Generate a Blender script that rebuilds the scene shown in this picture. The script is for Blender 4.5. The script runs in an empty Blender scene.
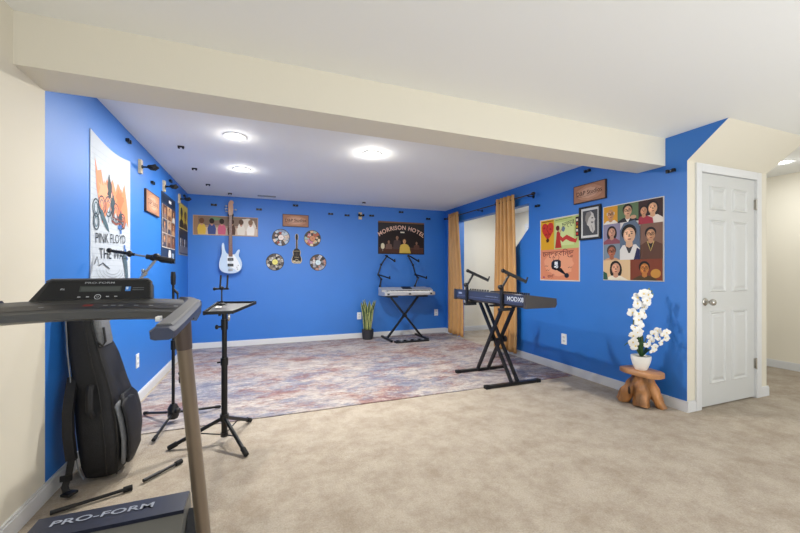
import bpy, bmesh, math, random
from mathutils import Vector, Matrix
R_ = math.radians
PI = math.pi
SC = bpy.context.scene
COL = SC.collection

# ------------------------------------------------------------ camera, world, light, exposure
EYE = 1.151
cam_d = bpy.data.cameras.new('camera'); cam = bpy.data.objects.new('camera', cam_d); COL.objects.link(cam)
cam.location = (0, 0, EYE)
cam.rotation_euler = (PI/2, 0, -0.3659)
cam_d.sensor_width = 36.0; cam_d.lens = 36.0*360.5/800.0
cam_d.shift_y = (271.6-266.5)/800.0
cam_d.clip_start = 0.05
SC.camera = cam

W = bpy.data.worlds.new('world'); SC.world = W; W.use_nodes = True
bg = W.node_tree.nodes['Background']
_nt = W.node_tree; _tc = _nt.nodes.new('ShaderNodeTexCoord'); _sp = _nt.nodes.new('ShaderNodeSeparateXYZ'); _rp = _nt.nodes.new('ShaderNodeValToRGB')
_mr = _nt.nodes.new('ShaderNodeMapRange'); _mr.inputs[1].default_value = -1; _mr.inputs[2].default_value = 1
_rp.color_ramp.elements[0].position = .42; _rp.color_ramp.elements[0].color = (.92, .97, 1.0, 1)      # lower half brightened to light the ceiling, standing in for carpet
_rp.color_ramp.elements[1].position = .56; _rp.color_ramp.elements[1].color = (.34, .365, .39, 1)
_nt.links.new(_tc.outputs['Generated'], _sp.inputs[0]); _nt.links.new(_sp.outputs[2], _mr.inputs[0]); _nt.links.new(_mr.outputs[0], _rp.inputs[0]); _nt.links.new(_rp.outputs[0], bg.inputs[0])
bg.inputs[1].default_value = 1.3
vs = SC.view_settings
vs.view_transform = 'Standard'; vs.look = 'None'; vs.exposure = 0.0; vs.gamma = 1.0; vs.use_curve_mapping = False
CAN_REAR, CAN_FRONT, CAN_SIDE = 39.0, 2.0, 8.0
# added fill light, no fixture, bounced off the ceiling from behind the camera
_up = bpy.data.lights.new('bounce_fill', 'AREA'); _up.shape = 'RECTANGLE'; _up.size = 3.6; _up.size_y = 1.6; _up.energy = 90; _up.color = (.97, .985, 1.0)
_uo = bpy.data.objects.new('bounce_fill', _up); COL.objects.link(_uo); _uo.location = (2.3, -1.5, .9); _uo.rotation_euler = (PI-.65, 0, 0)

# ------------------------------------------------------------ materials
def lin(c):
    return tuple(((v/255)/12.92 if v/255 <= .04045 else ((v/255+.055)/1.055)**2.4) for v in c)
MATS = {}
def mat(name, rgb, rough=.5, metal=0., spec=.5, noise=None, bump=None, emit=None, coat=0, sub=None):
    """noise=(scale, strength darker/lighter mix), bump=(scale,strength)"""
    if name in MATS: return MATS[name]
    m = bpy.data.materials.new(name); m.use_nodes = True
    nt = m.node_tree; b = nt.nodes['Principled BSDF']
    c = lin(rgb)
    b.inputs['Base Color'].default_value = (*c, 1)
    b.inputs['Roughness'].default_value = rough; b.inputs['Metallic'].default_value = metal
    b.inputs['Specular IOR Level'].default_value = spec
    if coat: b.inputs['Coat Weight'].default_value = coat
    if emit:
        b.inputs['Emission Color'].default_value = (*lin(emit[0]), 1); b.inputs['Emission Strength'].default_value = emit[1]
    if noise or bump:
        tc = nt.nodes.new('ShaderNodeTexCoord')
    if noise:
        n = nt.nodes.new('ShaderNodeTexNoise'); n.inputs['Scale'].default_value = noise[0]; n.inputs['Detail'].default_value = 6
        mp = nt.nodes.new('ShaderNodeMapping')
        if len(noise) > 2: mp.inputs['Scale'].default_value = noise[2]
        nt.links.new(tc.outputs['Object'], mp.inputs[0]); nt.links.new(mp.outputs[0], n.inputs['Vector'])
        r = nt.nodes.new('ShaderNodeValToRGB')
        k = noise[1]
        r.color_ramp.elements[0].position = .3; r.color_ramp.elements[1].position = .7
        r.color_ramp.elements[0].color = (*[v*(1-k) for v in c], 1); r.color_ramp.elements[1].color = (*[min(1, v*(1+k)) for v in c], 1)
        nt.links.new(n.outputs['Fac'], r.inputs[0]); nt.links.new(r.outputs[0], b.inputs['Base Color'])
    if bump:
        n2 = nt.nodes.new('ShaderNodeTexNoise'); n2.inputs['Scale'].default_value = bump[0]; n2.inputs['Detail'].default_value = 4
        bp = nt.nodes.new('ShaderNodeBump'); bp.inputs['Strength'].default_value = bump[1]; bp.inputs['Distance'].default_value = .01
        nt.links.new(tc.outputs['Object'], n2.inputs['Vector'])
        nt.links.new(n2.outputs['Fac'], bp.inputs['Height']); nt.links.new(bp.outputs[0], b.inputs['Normal'])
    MATS[name] = m
    return m
def ink(hx):
    """plain printed colour for posters, '#rrggbb'"""
    return mat('print_'+hx[1:], tuple(int(hx[i:i+2], 16) for i in (1, 3, 5)), .55, spec=.3)

BLUE = mat('blue_paint', (20, 113, 203), .56, spec=1.0, noise=(1.2, .05), bump=(90, .04))
BEIGE = mat('beige_paint', (222, 216, 200), .7, spec=.3, bump=(90, .04))
CREAM = mat('cream_paint', (236, 230, 214), .7, spec=.3, bump=(90, .04))
CEIL = mat('ceiling_paint', (240, 241, 239), .85, spec=.2, bump=(60, .05))
WHITE = mat('white_trim_paint', (220, 221, 222), .35, spec=.5)
DOORW = mat('door_paint', (204, 205, 203), .4, spec=.5)
BLK = mat('black_plastic', (22, 22, 24), .45)
BLKM = mat('black_metal', (26, 26, 28), .35, .3)
RUB = mat('black_rubber', (16, 16, 17), .8)
CHROME = mat('brushed_nickel', (190, 186, 178), .25, .9)
SILV = mat('silver_metal', (170, 172, 175), .3, .8)
PLATE = mat('white_switch_plate', (240, 240, 238), .4)
WOODL = mat('pale_wood', (205, 185, 150), .5, noise=(18, .12, (1, 1, 8)))

def carpet_mat():
    m = bpy.data.materials.new('beige_carpet'); m.use_nodes = True; nt = m.node_tree; b = nt.nodes['Principled BSDF']
    b.inputs['Roughness'].default_value = .95; b.inputs['Specular IOR Level'].default_value = .1
    tc = nt.nodes.new('ShaderNodeTexCoord')
    def noise(s, d, rough=.6):
        n = nt.nodes.new('ShaderNodeTexNoise'); n.inputs['Scale'].default_value = s; n.inputs['Detail'].default_value = d
        n.inputs['Roughness'].default_value = rough
        nt.links.new(tc.outputs['Object'], n.inputs['Vector']); return n
    a = noise(4.5, 12, .8); f = noise(120, 4)
    r = nt.nodes.new('ShaderNodeValToRGB')
    e = r.color_ramp.elements
    e[0].position = .38; e[0].color = (*lin((164, 151, 135)), 1)
    e[1].position = .58; e[1].color = (*lin((188, 177, 162)), 1)
    nt.links.new(a.outputs['Fac'], r.inputs[0])
    r2 = nt.nodes.new('ShaderNodeValToRGB')
    r2.color_ramp.elements[0].position = .3; r2.color_ramp.elements[0].color = (.66, .64, .62, 1)
    r2.color_ramp.elements[1].position = .62; r2.color_ramp.elements[1].color = (1, 1, 1, 1)
    nt.links.new(f.outputs['Fac'], r2.inputs[0])
    mx = nt.nodes.new('ShaderNodeMix'); mx.data_type = 'RGBA'; mx.blend_type = 'MULTIPLY'; mx.inputs[0].default_value = .55
    nt.links.new(r.outputs[0], mx.inputs[6]); nt.links.new(r2.outputs[0], mx.inputs[7])
    nt.links.new(mx.outputs[2], b.inputs['Base Color'])
    bp = nt.nodes.new('ShaderNodeBump'); bp.inputs['Strength'].default_value = .5; bp.inputs['Distance'].default_value = .01
    nt.links.new(f.outputs['Fac'], bp.inputs['Height']); nt.links.new(bp.outputs[0], b.inputs['Normal'])
    MATS['carpet'] = m; return m
CARPET = carpet_mat()

def rug_mat():
    m = bpy.data.materials.new('faded_abstract_rug'); m.use_nodes = True; nt = m.node_tree; b = nt.nodes['Principled BSDF']
    b.inputs['Roughness'].default_value = .9; b.inputs['Specular IOR Level'].default_value = .15
    tc = nt.nodes.new('ShaderNodeTexCoord')
    def noise(s, d, sc=(1, 1, 1), loc=(0, 0, 0), dist=0, rough=.6):
        mp = nt.nodes.new('ShaderNodeMapping'); mp.inputs['Scale'].default_value = sc; mp.inputs['Location'].default_value = loc
        n = nt.nodes.new('ShaderNodeTexNoise'); n.inputs['Scale'].default_value = s; n.inputs['Detail'].default_value = d
        n.inputs['Distortion'].default_value = dist; n.inputs['Roughness'].default_value = rough
        nt.links.new(tc.outputs['Object'], mp.inputs[0]); nt.links.new(mp.outputs[0], n.inputs['Vector']); return n
    def ramp(n, *st):
        r = nt.nodes.new('ShaderNodeValToRGB'); el = r.color_ramp.elements
        while len(el) < len(st): el.new(.5)
        for e, (p, c) in zip(el, st): e.position = p; e.color = (*(lin(c) if max(c) > 1 else c), 1)
        nt.links.new(n.outputs['Fac'], r.inputs[0]); return r
    def mix(fac, a, bb):
        mx = nt.nodes.new('ShaderNodeMix'); mx.data_type = 'RGBA'
        nt.links.new(fac, mx.inputs[0]); nt.links.new(a, mx.inputs[6]); nt.links.new(bb, mx.inputs[7]); return mx.outputs[2]
    base = ramp(noise(7, 12, (.6, 1.3, 1), rough=.85), (.34, (118, 112, 124)), (.46, (160, 150, 150)), (.55, (190, 180, 172)), (.68, (164, 134, 118)))
    blue = ramp(noise(14, 10, (.5, 1.4, 1), (3, 1, 0), rough=.8), (.38, (72, 84, 118)), (.62, (140, 146, 164)))
    rust = ramp(noise(16, 10, (.5, 1.4, 1), (7, 2, 0), rough=.8), (.38, (104, 50, 54)), (.62, (166, 120, 108)))
    f1 = ramp(noise(.9, 14, (.8, 1.2, 1), (1.4, .3, 0), .1, .86), (.49, (0, 0, 0)), (.55, (.75, .75, .75)))
    f2 = ramp(noise(1.1, 14, (.8, 1.4, 1), (5.2, 8.3, 0), .1, .86), (.50, (0, 0, 0)), (.56, (.72, .72, .72)))
    cream = ramp(noise(3, 14, (.6, 1.3, 1), (2, 5, 0), 0, .9), (.51, (0, 0, 0)), (.60, (.85, .85, .85)))
    c = mix(f1.outputs[0], base.outputs[0], blue.outputs[0])
    c = mix(f2.outputs[0], c, rust.outputs[0])
    rgb = nt.nodes.new('ShaderNodeRGB'); rgb.outputs[0].default_value = (*lin((206, 198, 188)), 1)
    c = mix(cream.outputs[0], c, rgb.outputs[0])
    fine = ramp(noise(55, 8, (.5, 1.2, 1), (1, 1, 0), 0, .8), (.40, (.70, .69, .69)), (.56, (1, 1, 1)))
    mu = nt.nodes.new('ShaderNodeMix'); mu.data_type = 'RGBA'; mu.blend_type = 'MULTIPLY'; mu.inputs[0].default_value = .8
    nt.links.new(c, mu.inputs[6]); nt.links.new(fine.outputs[0], mu.inputs[7]); c = mu.outputs[2]
    nt.links.new(c, b.inputs['Base Color'])
    MATS['rug'] = m; return m
RUG = rug_mat()

# ------------------------------------------------------------ mesh helpers
class MB:
    def __init__(self, origin=(0, 0, 0)):
        self.bm = bmesh.new(); self.o = Vector(origin); self.mats = []; self.i = 0
    def m(self, mt):
        if mt not in self.mats: self.mats.append(mt)
        self.i = self.mats.index(mt); return self
    def _face(self, vs_, smooth=False):
        try:
            f = self.bm.faces.new(vs_); f.material_index = self.i; return f
        except ValueError: return None
    def box(self, c, s, rot=None, bev=0.0):
        r = bmesh.ops.create_cube(self.bm, size=1.0)
        vs_ = r['verts']
        M = Matrix.Translation(Vector(c)) @ (rot.to_4x4() if rot else Matrix.Identity(4)) @ Matrix.Diagonal((*s, 1))
        fs = set()
        for v in vs_:
            v.co = M @ v.co
            for f in v.link_faces: fs.add(f)
        for f in fs: f.material_index = self.i
        if bev:
            es = list({e for f in fs for e in f.edges})
            rr = bmesh.ops.bevel(self.bm, geom=es, offset=bev, segments=2, profile=.7, affect='EDGES', clamp_overlap=True)
            for f in rr['faces']: f.material_index = self.i
        return self
    def bx(self, x0, x1, y0, y1, z0, z1, bev=0.0):
        return self.box(((x0+x1)/2, (y0+y1)/2, (z0+z1)/2), (abs(x1-x0), abs(y1-y0), abs(z1-z0)), None, bev)
    def _ring(self, c, a, b, r, n, rb=None):
        rb = rb or r
        return [self.bm.verts.new(c + a*math.cos(2*PI*k/n)*r + b*math.sin(2*PI*k/n)*rb) for k in range(n)]
    def _bridge(self, A, B):
        n = len(A)
        for k in range(n): self._face([A[k], A[(k+1) % n], B[(k+1) % n], B[k]])
    def tube(self, pts, r, n=10, cap=True, closed=False):
        P = [Vector(p) for p in pts]
        rs = r if isinstance(r, (list, tuple)) else [r]*len(P)
        t = (P[1]-P[0]).normalized()
        a = t.orthogonal().normalized(); prev = t
        rings = []
        for k, p in enumerate(P):
            if k == 0: d = (P[1]-P[0]).normalized() if not closed else (P[1]-P[-1]).normalized()
            elif k == len(P)-1: d = (P[-1]-P[-2]).normalized() if not closed else (P[0]-P[-2]).normalized()
            else: d = (P[k+1]-P[k-1]).normalized()
            q = prev.rotation_difference(d); a = (q @ a); a = (a - d*a.dot(d)).normalized(); b = d.cross(a); prev = d
            rings.append(self._ring(p, a, b, rs[k], n))
        for k in range(len(rings)-1): self._bridge(rings[k], rings[k+1])
        if closed: self._bridge(rings[-1], rings[0])
        elif cap:
            self._face(list(reversed(rings[0]))); self._face(rings[-1])
        return self
    def cyl(self, p0, p1, r0, r1=None, n=16):
        return self.tube([p0, p1], [r0, r0 if r1 is None else r1], n)
    def lathe(self, prof, c=(0, 0, 0), n=24, ax=(0, 0, 1)):
        c = Vector(c); ax = Vector(ax).normalized(); a = ax.orthogonal().normalized(); b = ax.cross(a)
        rings = []
        for r, z in prof:
            rings.append([self.bm.verts.new(c+ax*z)] if r < 1e-6 else self._ring(c+ax*z, a, b, r, n))
        for A, B in zip(rings, rings[1:]):
            if len(A) == 1 and len(B) == 1: continue
            if len(A) == 1:
                for k in range(n): self._face([A[0], B[(k+1) % n], B[k]])
            elif len(B) == 1:
                for k in range(n): self._face([A[k], A[(k+1) % n], B[0]])
            else: self._bridge(A, B)
        if len(rings[0]) > 1: self._face(list(reversed(rings[0])))
        if len(rings[-1]) > 1: self._face(rings[-1])
        return self
    def ell(self, c, r, n=16, rot=None):
        rr = bmesh.ops.create_uvsphere(self.bm, u_segments=n, v_segments=max(6, n//2), radius=1)
        M = Matrix.Translation(Vector(c)) @ (rot.to_4x4() if rot else Matrix.Identity(4)) @ Matrix.Diagonal((*r, 1))
        for v in rr['verts']:
            v.co = M @ v.co
            for f in v.link_faces: f.material_index = self.i
        return self
    def prism(self, poly, o, U, V, d0, d1):
        """polygon (u,v) in the plane o,U,V extruded along U x V from d0 to d1"""
        o, U, V = Vector(o), Vector(U), Vector(V); N = U.cross(V).normalized()
        A = [self.bm.verts.new(o+U*u+V*v+N*d0) for u, v in poly]
        B = [self.bm.verts.new(o+U*u+V*v+N*d1) for u, v in poly]
        self._face(list(reversed(A))); self._face(B); self._bridge(A, B); return self
    def loft(self, rings, cap=True):
        RR = [[self.bm.verts.new(Vector(p)) for p in r] for r in rings]
        for a, b in zip(RR, RR[1:]): self._bridge(a, b)
        if cap: self._face(list(reversed(RR[0]))); self._face(RR[-1])
        return self
    def grid(self, rows):
        RR = [[self.bm.verts.new(Vector(p)) for p in r] for r in rows]
        for a, b in zip(RR, RR[1:]):
            for k in range(len(a)-1): self._face([a[k], a[k+1], b[k+1], b[k]])
        return self
    def build(self, name, parent=None, mt=None, ang=38, recalc=True, flat=False, at=None):
        bm = self.bm
        if mt is not None and not self.mats: self.mats = [mt]
        if recalc: bmesh.ops.recalc_face_normals(bm, faces=bm.faces[:])
        for v in bm.verts: v.co -= self.o
        ca = R_(ang)
        for f in bm.faces: f.smooth = not flat
        for e in bm.edges:
            if len(e.link_faces) == 2 and e.calc_face_angle(0) > ca: e.smooth = False
        me = bpy.data.meshes.new(name); bm.to_mesh(me); bm.free()
        for q in self.mats: me.materials.append(q)
        ob = bpy.data.objects.new(name, me); COL.objects.link(ob)
        if parent: ob.parent = parent
        elif tuple(self.o) != (0, 0, 0): ob.location = self.o
        if at: ob.location = at
        return ob

def thing(name, label, cat, loc, group=None, rz=0):
    o = bpy.data.objects.new(name, None); COL.objects.link(o); o.location = loc; o.rotation_euler = (0, 0, rz)
    o.empty_display_size = .05
    return tag(o, label, cat, group)
def tag(o, label, cat, group=None):
    o['label'] = label; o['category'] = cat
    if group: o['group'] = group
    return o
def struct(o): o['kind'] = 'structure'; return o
def copy_tree(o, parent=None):
    c = o.copy(); COL.objects.link(c); c.parent = parent
    for ch in list(o.children): copy_tree(ch, c)
    return c

_txt = {}
def text_mesh(s, size, bold=0.0, sx=1.0):
    """returns (verts2d, faces) of a line of lettering, centred on x"""
    k = (s, size, bold, sx)
    if k in _txt: return _txt[k]
    cu = bpy.data.curves.new('lettering', 'FONT'); cu.body = s; cu.size = size; cu.align_x = 'CENTER'; cu.align_y = 'CENTER'
    cu.offset = bold; cu.resolution_u = 3
    ob = bpy.data.objects.new('lettering', cu); COL.objects.link(ob)
    dg = bpy.context.evaluated_depsgraph_get(); me = ob.evaluated_get(dg).to_mesh()
    V = [(v.co.x*sx, v.co.y) for v in me.vertices]; F = [tuple(p.vertices) for p in me.polygons]
    bpy.data.objects.remove(ob); bpy.data.curves.remove(cu)
    _txt[k] = (V, F); return _txt[k]

class Art:
    """a thin flat printed panel: base plate plus ink layers. o = lower-left corner on the wall seen from the room"""
    def __init__(self, o, U, w, h, base='#ffffff', th=.004, gap=.001, V=(0, 0, 1), frame_poly=None):
        self.o = Vector(o); self.U = Vector(U); self.V = Vector(V); self.N = self.U.cross(self.V).normalized()
        self.w, self.h = w, h; self.mb = MB(); self.k = th+gap; self.step = .00006
        self.mb.m(ink(base) if isinstance(base, str) else base)
        self.mb.prism(frame_poly or [(0, 0), (w, 0), (w, h), (0, h)], self.o, self.U, self.V, gap, th+gap)
    def P(self, u, v): return self.o+self.U*u+self.V*v+self.N*self.k
    def poly(self, c, pts):
        self.k += self.step
        self.mb.m(ink(c)); self.mb._face([self.mb.bm.verts.new(self.P(u, v)) for u, v in pts]); return self
    def rect(self, c, u0, v0, u1, v1): return self.poly(c, [(u0, v0), (u1, v0), (u1, v1), (u0, v1)])
    def ell(self, c, u, v, ru, rv, n=20, a0=0, a1=2*PI, rot=0):
        P = []
        full = abs(a1-a0-2*PI) < 1e-4
        for i in range(n if full else n+1):
            t = a0+(a1-a0)*i/n; x, y = ru*math.cos(t), rv*math.sin(t)
            P.append((u+x*math.cos(rot)-y*math.sin(rot), v+x*math.sin(rot)+y*math.cos(rot)))
        return self.poly(c, P)
    def blob(self, c, u, v, ru, rv, seed, n=22, j=.3):
        rnd = random.Random(seed)
        return self.poly(c, [(u+ru*(1-j*rnd.random())*math.cos(2*PI*i/n), v+rv*(1-j*rnd.random())*math.sin(2*PI*i/n)) for i in range(n)])
    def line(self, c, pts, w):
        L, Rr = [], []
        for i, p in enumerate(pts):
            a = pts[max(0, i-1)]; b = pts[min(len(pts)-1, i+1)]
            d = math.hypot(b[0]-a[0], b[1]-a[1]) or 1; nx, ny = -(b[1]-a[1])/d*w/2, (b[0]-a[0])/d*w/2
            L.append((p[0]+nx, p[1]+ny)); Rr.append((p[0]-nx, p[1]-ny))
        self.k += self.step; self.mb.m(ink(c))
        for i in range(len(pts)-1):
            self.mb._face([self.mb.bm.verts.new(self.P(*q)) for q in (L[i], L[i+1], Rr[i+1], Rr[i])])
        return self
    def ring(self, c, u, v, ru, rv, w, a0=0, a1=2*PI, n=20):
        return self.line(c, [(u+ru*math.cos(a0+(a1-a0)*i/n), v+rv*math.sin(a0+(a1-a0)*i/n)) for i in range(n+1)], w)
    def text(self, c, s, u, v, size, rot=0, bold=0, sx=1.0):
        Vs, Fs = text_mesh(s, size, bold, sx)
        self.k += self.step; self.mb.m(ink(c))
        vv = [self.mb.bm.verts.new(self.P(u+x*math.cos(rot)-y*math.sin(rot), v+x*math.sin(rot)+y*math.cos(rot))) for x, y in Vs]
        for f in Fs: self.mb._face([vv[i] for i in f])
        return self
    def arc_text(self, c, s, u, v, size, Rad, bold=0, spread=None):
        adv = []
        for ch in s:
            X = [p[0] for p in text_mesh(ch, size, bold)[0]] if ch != ' ' else [0, size*.32]
            adv.append(max(X)-min(X)+size*.10)
        p = -sum(adv)/2
        for ch, w_ in zip(s, adv):
            a = (p+w_/2)/Rad; p += w_
            if ch == ' ': continue
            self.k -= self.step
            self.text(c, ch, u+Rad*math.sin(a), v+Rad*math.cos(a)-Rad, size, -a, bold)
        self.k += self.step
        return self
    def person(self, cx, cy, s, skin='#b98560', hair='#1c1614', cloth='#333344', bgc=None, glasses=False, moust=False, bald=False, longhair=False, collar=None, tilt=0, clip=None):
        """head-and-shoulders portrait, head centre (cx,cy), head half-height s; clip=(u0,v0,u1,v1)"""
        def cl(pts):
            if not clip: return pts
            u0, v0, u1, v1 = clip
            return [(min(max(p[0], u0), u1), min(max(p[1], v0), v1)) for p in pts]
        def E(u, v, a, b, n=18, r=0): return cl([(u+a*math.cos(2*PI*i/n)*math.cos(r)-b*math.sin(2*PI*i/n)*math.sin(r), v+b*math.sin(2*PI*i/n)*math.cos(r)+a*math.cos(2*PI*i/n)*math.sin(r)) for i in range(n)])
        base = clip[1] if clip else cy-2.6*s
        if longhair: self.poly(hair, E(cx, cy-.25*s, 1.05*s, 1.45*s))
        self.poly(cloth, cl([(cx-2.1*s, base), (cx+2.1*s, base), (cx+1.9*s, cy-1.7*s), (cx+.8*s, cy-1.15*s), (cx-.8*s, cy-1.15*s), (cx-1.9*s, cy-1.7*s)]))
        if collar: self.poly(collar, cl([(cx-.5*s, cy-1.15*s), (cx+.5*s, cy-1.15*s), (cx+.1*s, cy-2.1*s), (cx-.1*s, cy-2.1*s)]))
        self.poly(skin, cl([(cx-.38*s, cy-.6*s), (cx+.38*s, cy-.6*s), (cx+.42*s, cy-1.3*s), (cx, cy-1.5*s), (cx-.42*s, cy-1.3*s)]))
        if not bald: self.poly(hair, E(cx-.05*s, cy+.28*s, .92*s, .95*s))
        self.poly(skin, E(cx, cy-.05*s, .72*s, .98*s if bald else .9*s, r=tilt))
        sh = '#%02x%02x%02x' % tuple(int(int(skin[i:i+2], 16)*.75) for i in (1, 3, 5))
        hl = '#%02x%02x%02x' % tuple(min(255, int(int(skin[i:i+2], 16)*1.16)) for i in (1, 3, 5))
        self.poly(hl, E(cx-.2*s, cy-.02*s, .4*s, .62*s, r=tilt))
        self.poly(sh, cl([(cx-.06*s, cy+.1*s), (cx+.12*s, cy+.1*s), (cx+.16*s, cy-.25*s), (cx-.12*s, cy-.25*s)]))
        for q in (-1, 1):
            self.poly('#1b1512', E(cx+q*.3*s, cy+.12*s, .13*s, .06*s, 8))
            self.poly('#1b1512', cl([(cx+q*.14*s, cy+.3*s), (cx+q*.46*s, cy+.28*s), (cx+q*.46*s, cy+.34*s), (cx+q*.14*s, cy+.37*s)]))
        if glasses:
            for q in (-1, 1): self.ring('#17120f', cx+q*.32*s, cy+.1*s, .26*s, .2*s, .07*s, n=12)
            self.line('#17120f', [(cx-.08*s, cy+.12*s), (cx+.08*s, cy+.12*s)], .06*s)
        if moust: self.poly('#1b1512', cl([(cx-.28*s, cy-.38*s), (cx+.28*s, cy-.38*s), (cx+.12*s, cy-.27*s), (cx-.12*s, cy-.27*s)]))
        self.poly('#8a3b34', E(cx+.02*s, cy-.5*s, .24*s, .07*s, 10))
        if bald:
            for q in (-1, 1): self.poly(hair, E(cx+q*.72*s, cy+.15*s, .1*s, .3*s, 8))
        return self
    def done(self, name, parent=None):
        return self.mb.build(name, parent, recalc=False, flat=True)
LU, RU, BU = (0, 1, 0), (0, -1, 0), (1, 0, 0)
XL, XR, YB, H = -1.02, 3.2515, 6.09, 2.30

# ------------------------------------------------------------ the room
m = MB(); m.bx(-1.14, 5.9, -2.6, 6.2, -.06, 0); struct(m.build('floor', mt=CARPET, flat=True))
m = MB(); m.bx(-1.14, 5.9, -2.6, 6.2, H, H+.06); struct(m.build('ceiling', mt=CEIL, flat=True))
m = MB(); m.m(BEIGE).bx(XL-.12, XL, -2.6, 2.335, 0, H); m.m(BLUE).bx(XL-.12, XL, 2.335, YB, 0, H); struct(m.build('wall_left', flat=True))
m = MB(); m.bx(XL-.12, XR+.12, YB, YB+.11, 0, H); struct(m.build('wall_back', mt=BLUE, flat=True))
m = MB()
poly = [(1.9156, 0), (4.25, 0), (4.25, 1.30), (3.79, 1.72), (3.79, 2.04), (5.60, 2.04), (5.60, 0), (YB, 0), (YB, H), (1.6335, H), (1.9156, 2.0605)]
m.prism(poly, (XR, 0, 0), (0, 1, 0), (0, 0, 1), 0, .12)
struct(m.build('wall_right', mt=BLUE, flat=True))
m = MB(); m.bx(XL, XR, 2.086, 2.335, 2.062, H); struct(m.build('ceiling_beam', mt=BEIGE, flat=True))
# stair cupboard wall with the sloping bulkhead above the door
DX0, DX1, DZ = 3.42, 4.206, 1.985
m = MB(); YD = 1.9146
m.bx(XR+.0005, DX0-.012, YD, YD+.11, 0, 2.06); m.bx(DX1+.012, 4.39, YD, YD+.11, 0, 2.06); m.bx(DX0-.012, DX1+.012, YD, YD+.11, DZ+.012, 2.06)
m.prism([(1.9146, 2.06), (2.03, 2.06), (2.03, H), (1.632, H)], (XR+.0005, 0, 0), (0, 1, 0), (0, 0, 1), 0, 4.39-XR)
m.bx(4.28, 4.39, YD+.11, 3.4, 0, H)
struct(m.build('wall_stair_cupboard', mt=BEIGE, flat=True))
m = MB(); m.bx(5.78, 5.9, -2.6, 6.2, 0, H); struct(m.build('wall_far_right', mt=CREAM, flat=True))
m = MB(); m.bx(XR+.12, 5.78, YB, YB+.11, 0, H); struct(m.build('wall_hallway_back', mt=CREAM, flat=True))
m = MB(); m.bx(4.72, 4.84, 3.4, YB, 0, H); struct(m.build('wall_hallway_right', mt=CREAM, flat=True))
m = MB(); m.bx(XR+.12, 4.72, 3.28, 3.4, 0, H); struct(m.build('wall_hallway_light_block', mt=CREAM, flat=True))  # unseen wall, added to keep the hallway light contained

def base(name, segs):
    m = MB()
    for x0, x1, y0, y1 in segs:
        m.bx(x0, x1, y0, y1, 0, .075)
        cx = .004
        if x1-x0 > y1-y0: m.bx(x0, x1, y0+(cx if y0 < 5.9 else cx), y1, .075, .088)
        else: m.bx(x0+(cx if x0 > 0 else 0), x1-(0 if x0 > 0 else cx), y0, y1, .075, .088)
    struct(m.build(name, mt=WHITE, flat=True))
T = .014
base('baseboard_left', [(XL, XL+T, -2.6, YB)])
base('baseboard_back', [(XL+T, XR-T, YB-T, YB)])
base('baseboard_right', [(XR-T, XR, YD-T, 4.25), (XR-T, XR, 5.60, YB)])
base('baseboard_stair_cupboard', [(XR, DX0-.075, YD-T, YD), (DX1+.075, 4.39+T, YD-T, YD)])
base('baseboard_far_right', [(5.78-T, 5.78, -2.6, YB)])
base('baseboard_hallway', [(XR+.12, 4.72, YB-T, YB)])

def door(name, x0, x1, z1, y, knob=True, flipaxis=None):
    """six panel door in the plane y=const facing -y"""
    w = x1-x0; d = MB()
    yf = y+.004
    d.bx(x0, x1, yf, yf+.035, .012, z1)
    root = struct(d.build(name, mt=DOORW, flat=True))
    pan = MB(); st = .125; mid = .09; pw = (w-2*st-mid)/2
    rows = [(1.675, 1.88), (.975, 1.595), (.195, .815)]
    for (a, b) in rows:
        for q in range(2):
            px = x0+st+q*(pw+mid)
            # recessed moulding ring and raised field
            pts = [(px, a), (px+pw, a), (px+pw, b), (px, b)]
            def ringq(i0, y0, i1, y1_):
                A = [(px+i0, a+i0), (px+pw-i0, a+i0), (px+pw-i0, b-i0), (px+i0, b-i0)]
                Bq = [(px+i1, a+i1), (px+pw-i1, a+i1), (px+pw-i1, b-i1), (px+i1, b-i1)]
                va = [pan.bm.verts.new((u, y0, v)) for u, v in A]; vb = [pan.bm.verts.new((u, y1_, v)) for u, v in Bq]
                for k in range(4): pan._face([va[k], va[(k+1) % 4], vb[(k+1) % 4], vb[k]])
                return vb
            ringq(0, yf+.0005, .010, yf-.012); ringq(.010, yf-.012, .024, yf-.001)
            ringq(.024, yf-.001, .030, yf-.001); vb = ringq(.030, yf-.001, .052, yf-.010); pan._face(vb)
    pan.build('door_panels', root, DOORW, flat=True)
    return root
d1 = door('door_1', DX0, DX1, DZ-.004, YD)
k = MB(); kx, kz = 3.485, .896; yf = YD+.004
k.lathe([(0, 0), (.032, 0), (.033, .004), (.026, .010), (.012, .013), (.011, .035), (.020, .042), (.027, .052), (.028, .062), (.024, .072), (.014, .078), (0, .079)], (kx, yf-.001, kz), 24, (0, -1, 0))
k.build('door_knob', d1, CHROME)
for z in (1.76, .315):
    k = MB(); k.bx(DX1-.014, DX1-.001, YD-.004, YD+.004, z-.045, z+.045, .001); k.cyl((DX1-.001, YD-.010, z-.05), (DX1-.001, YD-.010, z+.05), .007); k.build('hinge', d1, CHROME)
m = MB(); cw = .068
for (x0, x1, z0, z1) in ((DX0-cw-.004, DX0-.004, 0, DZ+cw), (DX1+.004, DX1+cw+.004, 0, DZ+cw), (DX0-.004, DX1+.004, DZ, DZ+cw)):
    m.bx(x0, x1, YD-.016, YD, z0, z1, .004)
m.bx(DX0-.012, DX0-.001, YD, YD+.11, 0, DZ); m.bx(DX1+.001, DX1+.012, YD, YD+.11, 0, DZ)
m.bx(DX0-.012, DX1+.012, YD, YD+.11, DZ, DZ+.012)
struct(m.build('trim_1', mt=WHITE))
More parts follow.
